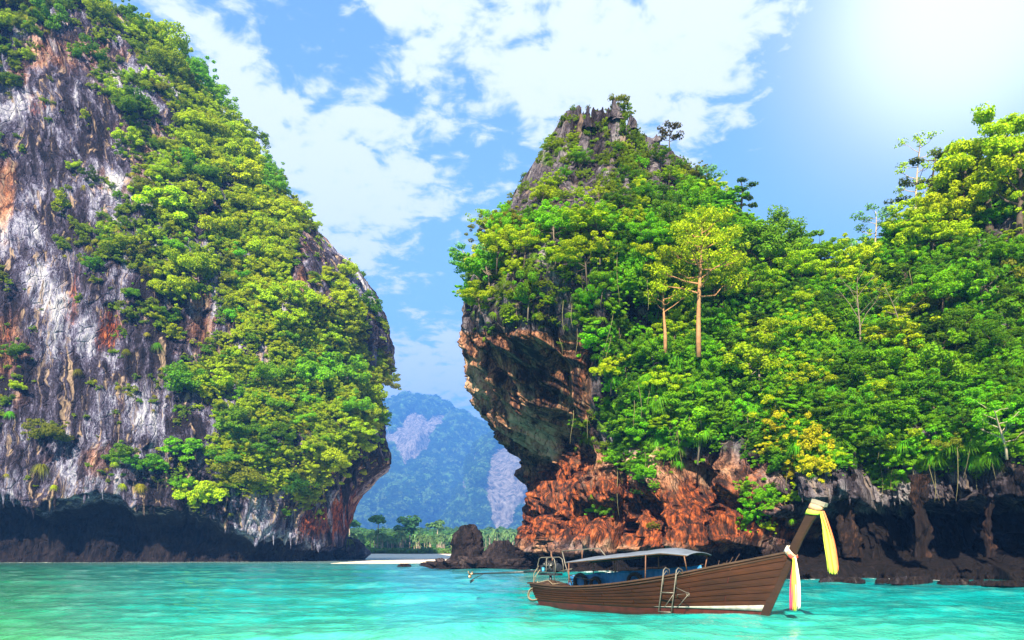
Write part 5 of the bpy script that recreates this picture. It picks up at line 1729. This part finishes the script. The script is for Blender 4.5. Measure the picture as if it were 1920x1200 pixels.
mb.box(ctr + Vector((0.03, 0, 0.06)), (ax.length * 1.08, 0.30, 0.15), rotm)
mb.build('prow_cap', simple('pale_cap_wood', (0.22, 0.19, 0.14), 0.8, 0, 4.0, 0.2), boat, smooth=False)
# deck, thwarts
mb = MB()
P = []
for u in np.linspace(0.03, 0.93, 40):
    z = min(0.62 + 1.25 * max(0, u - 0.5) ** 1.3 * 2.0, cr(GUN, u) - 0.25)
    a = hull(u, z, 1, -0.055); P.append([Vector((a.x, a.y, z)), Vector((a.x, -a.y, z))])
mb.grid(P); mb.build('deck', W_DARK, boat, smooth=False)
for u in (0.30, 0.46, 0.60):
    a = hull(u, cr(GUN, u) - 0.12, 1, -0.06)
    mb = MB(); mb.box((a.x, 0, a.z), (0.28, 2 * a.y, 0.045)); mb.build('thwart', W_DARK, boat, smooth=False)
# rounded aft deck hump
mb = MB()
P = []
for i in range(9):
    t = i / 8
    x = 0.12 + 1.25 * t
    half = 0.42 + 0.3 * t
    P.append([Vector((x, half * math.cos(a), 0.93 + 0.26 * math.sin(a) * math.sin(math.pi * (0.15 + 0.8 * t)))) for a in np.linspace(0, math.pi, 11)])
mb.grid(P); mb.build('aft_deck', W_DARK, boat)
# blue tarpaulin along the far side, hung on a line between posts
def tarp_top(L): return float(np.interp(L, [1.2, 4, 6.5, 8.9], [1.42, 1.66, 1.84, 2.05]))
mb = MB(); P = []
for L in np.linspace(1.25, 8.8, 90):
    u = L / LW
    y0 = hull(u, cr(GUN, u), 1, -0.12).y
    top = tarp_top(L) - 0.03 * abs(math.sin(L * 2.1)); bot = 0.62
    row = []
    for k in range(9):
        t = k / 8
        z = bot + (top - bot) * t
        fold = 0.045 * math.sin(L * 9 + 3.5 * t + 1.2 * math.sin(L * 2.3)) * (1 - 0.65 * t) + 0.03 * math.sin(L * 21 + 6 * t)
        row.append(Vector((L + 0.05 * math.sin(7 * t + L), y0 - 0.02 - 0.10 * (1 - t) + fold, z)))
    P.append(row)
mb.sheet(P, lambda i, j: Vector((0, 0.012, 0)))
mb.build('tarpaulin', TARP, boat)
mb = MB(); mb.tube([Vector((L, hull(L / LW, cr(GUN, L / LW), 1, -0.11).y, tarp_top(L) + 0.01)) for L in np.linspace(1.2, 8.9, 24)], 0.018, 6); mb.build('tarp_line', W_RAIL, boat)
# canopy
def canopy(L, y):
    e = float(np.interp(L, [2.4, 5, 7.8, 9.15], [2.11, 2.33, 2.57, 2.47]))
    return e + 0.20 * (1 - (y / 0.98) ** 2) * float(np.interp(L, [2.4, 3.2, 8, 9.2], [0.35, 0.85, 1.15, 0.6])) + 0.012 * math.sin(L * 5.5) * (1 - abs(y))
mb = MB()
P = [[Vector((L, y, canopy(L, y))) for y in np.linspace(-0.98, 0.98, 15)] for L in np.linspace(2.4, 9.15, 40)]
mb.sheet(P, lambda i, j: Vector((0, 0, -0.025)))
roof = mb.build('canopy', ROOF, boat)
for side in (-1, 1):
    mb = MB(); mb.tube([Vector((L, side * 0.95, canopy(L, 0.95) - 0.05)) for L in np.linspace(2.4, 9.1, 20)], 0.022, 6); mb.build('canopy_pole', RUSTY, roof)
for L in (2.5, 3.9, 5.3, 6.9, 8.3, 9.05):
    mb = MB(); mb.tube([Vector((L, y, canopy(L, y) - 0.05)) for y in np.linspace(-0.95, 0.95, 9)], 0.018, 6); mb.build('canopy_hoop', RUSTY, roof)
for (L, side) in ((2.6, -1), (7.0, -1), (8.95, -1), (2.6, 1), (3.9, 1), (6.4, 1), (8.95, 1)):
    g = hull(L / LW, cr(GUN, L / LW), side, -0.04)
    mb = MB(); mb.tube([Vector((L, g.y, g.z)), Vector((L, side * 0.95, canopy(L, 0.95) - 0.06))], 0.026, 7); mb.build('post', RUSTY, boat)
# tube frame round the helm
mb = MB(); mb.tube([(1.55, 0.55, 1.0), (1.15, 0.55, 1.9), (0.95, 0.5, 2.66)], 0.03, 7); mb.build('helm_bar', STEEL, boat)
mb = MB(); mb.tube([(0.98, 0.5, 2.64), (2.2, 0.5, 2.72), (3.2, 0.5, 2.78), (3.35, 0.5, 2.76), (3.75, 0.5, 2.36)], 0.03, 7); mb.build('helm_bar', STEEL, boat)
mb = MB(); mb.tube([(1.35, 0.5, 1.45), (2.2, 0.45, 1.30), (3.0, 0.45, 1.24)], 0.022, 6); mb.build('helm_bar', STEEL, boat)
mb = MB(); mb.tube([(2.25, 0.5, 2.72), (2.25, 0.5, 2.2)], 0.03, 6); mb.build('helm_bar', RUSTY, boat)
# engine on its swivel
ez = 1.50
mb = MB(); mb.tube([(0.62, 0, 0.95), (0.62, 0, 1.48)], [0.09, 0.06], 10); mb.build('swivel_post', IRON, boat)
mb = MB(); mb.box((0.6, 0, 1.50), (1.25, 0.42, 0.07)); mb.box((0.6, 0.17, 1.45), (1.3, 0.06, 0.06)); mb.box((0.6, -0.17, 1.45), (1.3, 0.06, 0.06))
bed = mb.build('engine_bed', IRON, boat, smooth=False)
mb = MB()
mb.box((0.62, 0, 1.80), (0.72, 0.36, 0.46)); mb.box((0.66, 0, 2.09), (0.62, 0.26, 0.14)); mb.box((0.2, 0, 1.76), (0.16, 0.42, 0.36)); mb.box((1.02, 0, 1.80), (0.10, 0.40, 0.40))
mb.tube([(1.06, 0, 1.82), (1.20, 0, 1.82)], [0.22, 0.20], 14)
mb.tube([(0.45, -0.2, 1.72), (0.95, -0.22, 1.72)], 0.06, 8); mb.tube([(0.8, -0.24, 1.98), (0.8, -0.24, 1.75)], 0.09, 10)
mb.box((0.42, -0.2, 1.96), (0.2, 0.1, 0.16)); mb.box((0.95, -0.19, 2.0), (0.14, 0.08, 0.12))
eng = mb.build('engine', IRON, boat, smooth=False)
mb = MB()
for k in range(4):
    mb.tube([(0.42 + 0.15 * k, -0.13, 2.05), (0.42 + 0.15 * k, -0.26, 2.02), (0.44 + 0.15 * k, -0.28, 1.92)], 0.035, 7)
mb.tube([(0.38, -0.28, 1.93), (0.96, -0.28, 1.93)], 0.045, 8)
mb.build('exhaust_manifold', ALU, eng)
mb = MB(); mb.tube([(0.32, -0.22, 1.58), (0.32, -0.22, 1.80)], 0.075, 12); mb.tube([(0.32, -0.22, 1.80), (0.32, -0.22, 1.83)], 0.085, 12); mb.build('oil_filter', BLUEP, eng)
mb = MB(); mb.tube([(0.7, 0.05, 2.12), (0.7, 0.05, 2.30), (0.62, 0.05, 2.42), (0.62, 0.05, 2.62)], 0.04, 8); mb.build('exhaust_pipe', RUSTY, eng)
for yy in (-0.3, 0.3):
    mb = MB(); mb.tube([(0.02, yy, 1.55), (0.02, yy, 1.95), (0.12, yy, 2.26), (0.25, yy, 2.32), (0.95, yy, 2.34), (1.12, yy, 2.25), (1.2, yy, 1.95), (1.2, yy, 1.55)], 0.025, 7); mb.build('guard_rail', STEEL, eng)
mb = MB(); mb.tube([(0.62, -0.31, 2.30), (0.62, -0.33, 1.62), (0.2, -0.33, 1.58)], 0.024, 7); mb.build('guard_rail', STEEL, eng)
mb = MB(); mb.tube([(1.2, 0.0, 1.62), (1.7, -0.05, 1.72), (2.2, -0.1, 1.78)], [0.03, 0.028, 0.025], 7); mb.build('tiller', STEEL, boat)
for k, pts in enumerate([[(0.05, -0.25, 1.9), (-0.25, -0.3, 1.5), (-0.28, -0.3, 1.0), (-0.1, -0.28, 0.6)], [(0.15, -0.28, 1.7), (-0.1, -0.36, 1.35), (-0.16, -0.36, 0.98)], [(1.0, -0.2, 1.55), (1.15, -0.3, 1.2), (1.5, -0.35, 1.02)]]):
    mb = MB(); mb.tube(pts, 0.022, 6); mb.build('hose', ROPE if k < 2 else RUBBER, boat)
# long tail
mb = MB()
mb.tube([(0.1, 0, 1.66), (-1.2, 0, 1.56)], [0.075, 0.065], 10); mb.tube([(-1.2, 0, 1.56), (-5.2, 0, 1.38)], [0.048, 0.042], 8)
tail = mb.build('tail_shaft', IRON, boat)
mb = MB(); mb.tube([(-5.1, 0, 1.385), (-5.42, 0, 1.37)], [0.06, 0.045], 8)
for k in range(3):
    a = k * 2.094 + 0.3
    d = Vector((0, math.cos(a), math.sin(a))); e = Vector((0, -math.sin(a), math.cos(a)))
    c = Vector((-5.3, 0, 1.375))
    P = [[c + d * 0.03 + e * 0.03 + Vector((0.03, 0, 0)), c + d * 0.03 - e * 0.03 - Vector((0.03, 0, 0))], [c + d * 0.14 + e * 0.10 + Vector((0.05, 0, 0)), c + d * 0.14 - e * 0.06 - Vector((0.05, 0, 0))], [c + d * 0.23 + e * 0.05 + Vector((0.03, 0, 0)), c + d * 0.23 - e * 0.05 - Vector((0.03, 0, 0))]]
    mb.sheet(P, lambda i, j: Vector((0.012, 0, 0)))
mb.build('propeller', simple('worn_bronze', (0.36, 0.25, 0.15), 0.5, 0.6), tail)
mb = MB(); mb.tube([(-4.2, 0, 1.42), (-4.75, 0, 1.22), (-5.35, 0, 0.98)], 0.02, 6)
mb.sheet([[(-5.25, 0, 1.06), (-5.35, 0, 0.84)], [(-5.05, 0, 1.12), (-4.98, 0, 1.02)]], lambda i, j: Vector((0, 0.014, 0)))
mb.build('skeg', IRON, tail)

def wpt(L, y, z):
    return boat.matrix_basis @ Vector((L, y, z))
BZ = boat.rotation_euler.z
# tyres leaning on the tarpaulin
for k, (L, R, lab) in enumerate([(2.05, 0.37, 'black tyre nearest the engine against the blue tarpaulin'), (3.0, 0.29, 'smallest black tyre against the blue tarpaulin'), (5.35, 0.40, 'largest black tyre against the middle of the blue tarpaulin')]):
    mb = MB(); mb.torus((0, 0, R + 0.075), R - 0.02, 0.085, (0.0, 1, 0.16), 30, 10)
    for q in range(24):
        a = 2 * math.pi * q / 24
        mb.box((math.cos(a) * (R + 0.062), 0.01, R + 0.075 + math.sin(a) * (R + 0.062)), (0.03, 0.12, 0.03), Matrix.Rotation(-a, 3, 'Y'))
    o = mb.build('tyre', RUBBER, None, True, wpt(L, 0.60, 0.66 + (0.02 if k < 2 else 0.05)), (0, 0, BZ))
    setp(o, lab, 'tyre', 'old tyres kept in the boat')
# boarding ladder hooked over the near gunwale
lad = empty('boarding_ladder', wpt(8.35, -0.98, 0.0), BZ)
setp(lad, 'pale tubular boarding ladder hooked over the near gunwale', 'ladder')
for dx in (-0.32, 0.32):
    mb = MB(); mb.tube([(dx + 0.02, 0.30, 1.62), (dx + 0.02, 0.28, 1.84), (dx, 0.02, 1.92), (dx - 0.02, -0.10, 1.82), (dx - 0.10, -0.16, 0.9), (dx - 0.2, -0.22, 0.02)], 0.026, 8); mb.build('rail', STEEL, lad)
    mb = MB(); mb.tube([(dx + 0.10, 0.10, 1.62), (dx + 0.08, -0.02, 1.80), (dx + 0.0, -0.13, 1.62), (dx - 0.02, -0.13, 1.2)], 0.02, 7); mb.build('hook', STEEL, lad)
for (z, sh, y) in ((0.03, -0.2, -0.22), (0.86, -0.105, -0.165)):
    mb = MB(); mb.tube([(-0.32 + sh, y, z), (0.32 + sh, y, z)], 0.026, 8); mb.build('rung', STEEL, lad)
mb = MB(); mb.tube([(0.22, -0.17, 0.82), (-0.25, -0.2, 0.2)], 0.018, 6); mb.build('brace', STEEL, lad)
mb = MB(); mb.tube([(0.34, -0.16, 1.08), (0.95, -0.18, 0.86), (0.40, -0.18, 0.80), (0.38, -0.18, 0.68)], 0.018, 6); mb.tube([(0.95, -0.18, 0.84), (0.42, -0.2, 0.25)], 0.018, 6); mb.torus((0.92, -0.19, 0.82), 0.07, 0.016, (0, 1, 0), 14, 6); mb.build('brace', STEEL, lad)
# coil of mooring rope hung at the stern
coil = MB()
for k in range(6):
    coil.torus((0.02 * k, 0.05 * math.sin(k), 0.02 * k), 0.26 + 0.025 * (k % 3), 0.026, (0.35 + 0.1 * k, -0.9, 0.15 * math.sin(2 * k)), 22, 7, 0.06)
coil.tube([(0.1, 0, 0.26), (0.22, 0, 0.6), (0.3, 0.05, 0.78)], 0.022, 6)
o = coil.build('rope_coil', ROPE, None, True, wpt(-0.20, -0.42, 0.36), (0, 0, BZ))
setp(o, 'pale coil of mooring rope hanging at the stern', 'rope')
for k, (pts, lab) in enumerate([([(0.15, -0.62, 1.03), (0.5, -0.75, 1.08), (0.9, -0.5, 1.20), (1.35, -0.7, 1.02), (1.5, -0.2, 1.06)], 'slack rope lying across the aft deck')]):
    mb = MB(); mb.tube([wpt(*q) for q in pts], 0.024, 6); setp(mb.build('slack_rope', ROPE), lab, 'rope')
# dry branches in the bow
mb = MB(); rr = np.random.default_rng(91)
for k in range(9):
    a = rr.uniform(-0.5, 1.3); L = rr.uniform(0.6, 1.5)
    d = np.array([math.cos(a) * 0.8, rr.normal() * 0.25, abs(math.sin(a)) * 0.75 + 0.15])
    b = np.array([rr.uniform(-0.5, 0.6), rr.uniform(-0.2, 0.2), 0.0])
    mb.tube([b, b + d * L * 0.5 + rr.normal(size=3) * 0.05, b + d * L], [0.02, 0.014, 0.006], 5)
    mb.tube([b + d * L * 0.5, b + d * L * 0.8 + rr.normal(size=3) * 0.15], [0.012, 0.004], 4)
o = mb.build('dry_branch', TWIG, None, True, wpt(9.75, 0.1, 1.30), (0, 0, BZ))
setp(o, 'bundle of dry brown twigs sticking out of the bow', 'branches')
# ribbons on the prow
def cloth(name, col, tr=0.35):
    return simple(name, col, 0.75, 0, 5.0, 0.12, 0.0, transl=tr)
RC = {'yellow': cloth('yellow_cloth', (0.72, 0.78, 0.10)), 'orange': cloth('orange_cloth', (0.80, 0.25, 0.09)), 'pink': cloth('magenta_cloth', (0.62, 0.07, 0.20)), 'white': cloth('cream_cloth', (0.80, 0.72, 0.62)), 'peach': cloth('peach_cloth', (0.85, 0.42, 0.25)), 'red': cloth('red_cloth', (0.66, 0.10, 0.07))}
def band(parent, name, mat, lo, hi, th, w0, w1):
    """a sash round the stem between two levels, given as front/rear points in the boat's plane"""
    mb = MB()
    loops = []
    for (f, r_) in (lo, hi):
        f = Vector((f[0], 0, f[1])); r_ = Vector((r_[0], 0, r_[1]))
        ring = []
        for (s_, yy) in ((0, -1), (0.33, -1.12), (0.67, -1.12), (1, -0.8), (1.06, 0), (1, 0.8), (0.67, 1.12), (0.33, 1.12), (0, 1), (-0.06, 0), (0, -1)):
            ring.append(r_ + (f - r_) * s_ + Vector((0, yy * th, 0.012 * math.sin(9 * s_))))
        loops.append(ring)
    mid = [(a + b) / 2 + Vector((0, 0.014 if a.y > 0 else -0.014, 0)) for a, b in zip(*loops)]
    mb.sheet([loops[0], mid, loops[1]], lambda i, j: Vector((0, 0, 0.0)) + Vector((0, -0.01 if loops[0][j].y > 0 else 0.01, 0)))
    return mb.build(name, mat, parent)
def strip(parent, mat, top, bot, wid, ph, side_y, sway):
    mb = MB(); P = []
    top, bot = Vector(top), Vector(bot)
    n = 14
    for i in range(n):
        t = i / (n - 1)
        c = top.lerp(bot, t) + Vector((sway * math.sin(math.pi * t), 0.02 * math.sin(5 * t + ph), 0))
        wv = wid * (0.35 + 0.65 * min(1, 2.2 * t)) 
        row = []
        for k in range(15):
            s_ = k / 14 - 0.5
            row.append(c + Vector((s_ * wv, side_y + 0.045 * math.sin(s_ * 11 + ph + 1.5 * t) + 0.02 * math.sin(s_ * 27 + 2 * ph - 3 * t), (-0.02 * abs(s_) + (0.05 * math.sin(s_ * 16 + ph) if i == n - 1 else 0.0)))))
        P.append(row)
    mb.sheet(P, lambda i, j: Vector((0, 0.006, 0)))
    return mb.build('strip', mat, parent)
rb1 = empty('prow_ribbon', boat.location, BZ)
setp(rb1, 'upper prow sash, yellow and orange, with a long tail from the prow head', 'ribbon', 'cloth sashes tied to the prow')
band(rb1, 'wrap', RC['peach'], ((14.40, 4.16), (13.95, 4.30)), ((14.54, 4.34), (14.06, 4.50)), 0.13, 1, 1)
band(rb1, 'wrap', RC['yellow'], ((14.32, 4.02), (13.84, 4.08)), ((14.41, 4.15), (13.94, 4.28)), 0.135, 1, 1)
strip(rb1, RC['yellow'], (14.47, -0.16, 4.16), (14.96, -0.16, 1.80), 0.30, 0.3, 0, 0.03)
strip(rb1, RC['yellow'], (14.46, -0.14, 4.14), (14.84, -0.14, 1.84), 0.20, 1.7, 0.05, 0.02)
strip(rb1, RC['orange'], (14.52, -0.12, 4.18), (15.02, -0.10, 1.88), 0.18, 2.5, 0.07, 0.10)
strip(rb1, RC['peach'], (14.50, -0.12, 4.18), (14.98, -0.08, 1.80), 0.16, 4.0, 0.10, 0.07)
rb2 = empty('prow_ribbon', boat.location, BZ)
setp(rb2, 'lower prow sash, pink, white and yellow, knotted at the gunwale tip', 'ribbon', 'cloth sashes tied to the prow')
band(rb2, 'wrap', RC['white'], ((13.30, 2.30), (12.98, 2.62)), ((13.40, 2.50), (13.12, 2.86)), 0.15, 1, 1)
band(rb2, 'wrap', RC['peach'], ((13.36, 2.34), (13.08, 2.52)), ((13.44, 2.48), (13.17, 2.74)), 0.165, 1, 1)
band(rb2, 'wrap', RC['red'], ((13.40, 2.28), (13.15, 2.42)), ((13.46, 2.40), (13.22, 2.60)), 0.175, 1, 1)
strip(rb2, RC['pink'], (13.42, -0.2, 2.40), (13.33, -0.2, 0.34), 0.16, 0.4, 0.02, -0.05)
strip(rb2, RC['white'], (13.44, -0.2, 2.42), (13.56, -0.2, 0.40), 0.18, 1.9, 0.05, 0.06)
strip(rb2, RC['orange'], (13.43, -0.2, 2.38), (13.40, -0.2, 0.36), 0.14, 2.7, -0.01, 0.0)
strip(rb2, RC['yellow'], (13.44, -0.2, 2.38), (13.47, -0.2, 0.33), 0.17, 4.2, -0.03, 0.02)
strip(rb2, RC['white'], (13.45, -0.2, 2.42), (13.36, -0.2, 0.45), 0.10, 5.2, 0.06, -0.02)
print('boat', time.time() - T0)

# ------------------------------------------------------------------ sea air between the camera and the far hills
def build_haze():
    mb = MB()
    mb.box((0, 4450, 744), (12800, 9100, 1492))
    m, t, o = new_mat('sea_haze')
    pv = t.n.new('ShaderNodeVolumePrincipled')
    pv.inputs['Color'].default_value = (0.11, 0.35, 1.0, 1)
    pv.inputs['Density'].default_value = HAZE
    pv.inputs['Anisotropy'].default_value = 0.0
    t.put(o.inputs[1], pv.outputs[0])
    me = mb.mesh('haze', m, False)
    ob = link('haze', me)
    setp(ob, 'thin bluish sea haze filling the air of the bay', 'haze', None, 'stuff')
HAZE = 0.00022
build_haze()
print('total', time.time() - T0)
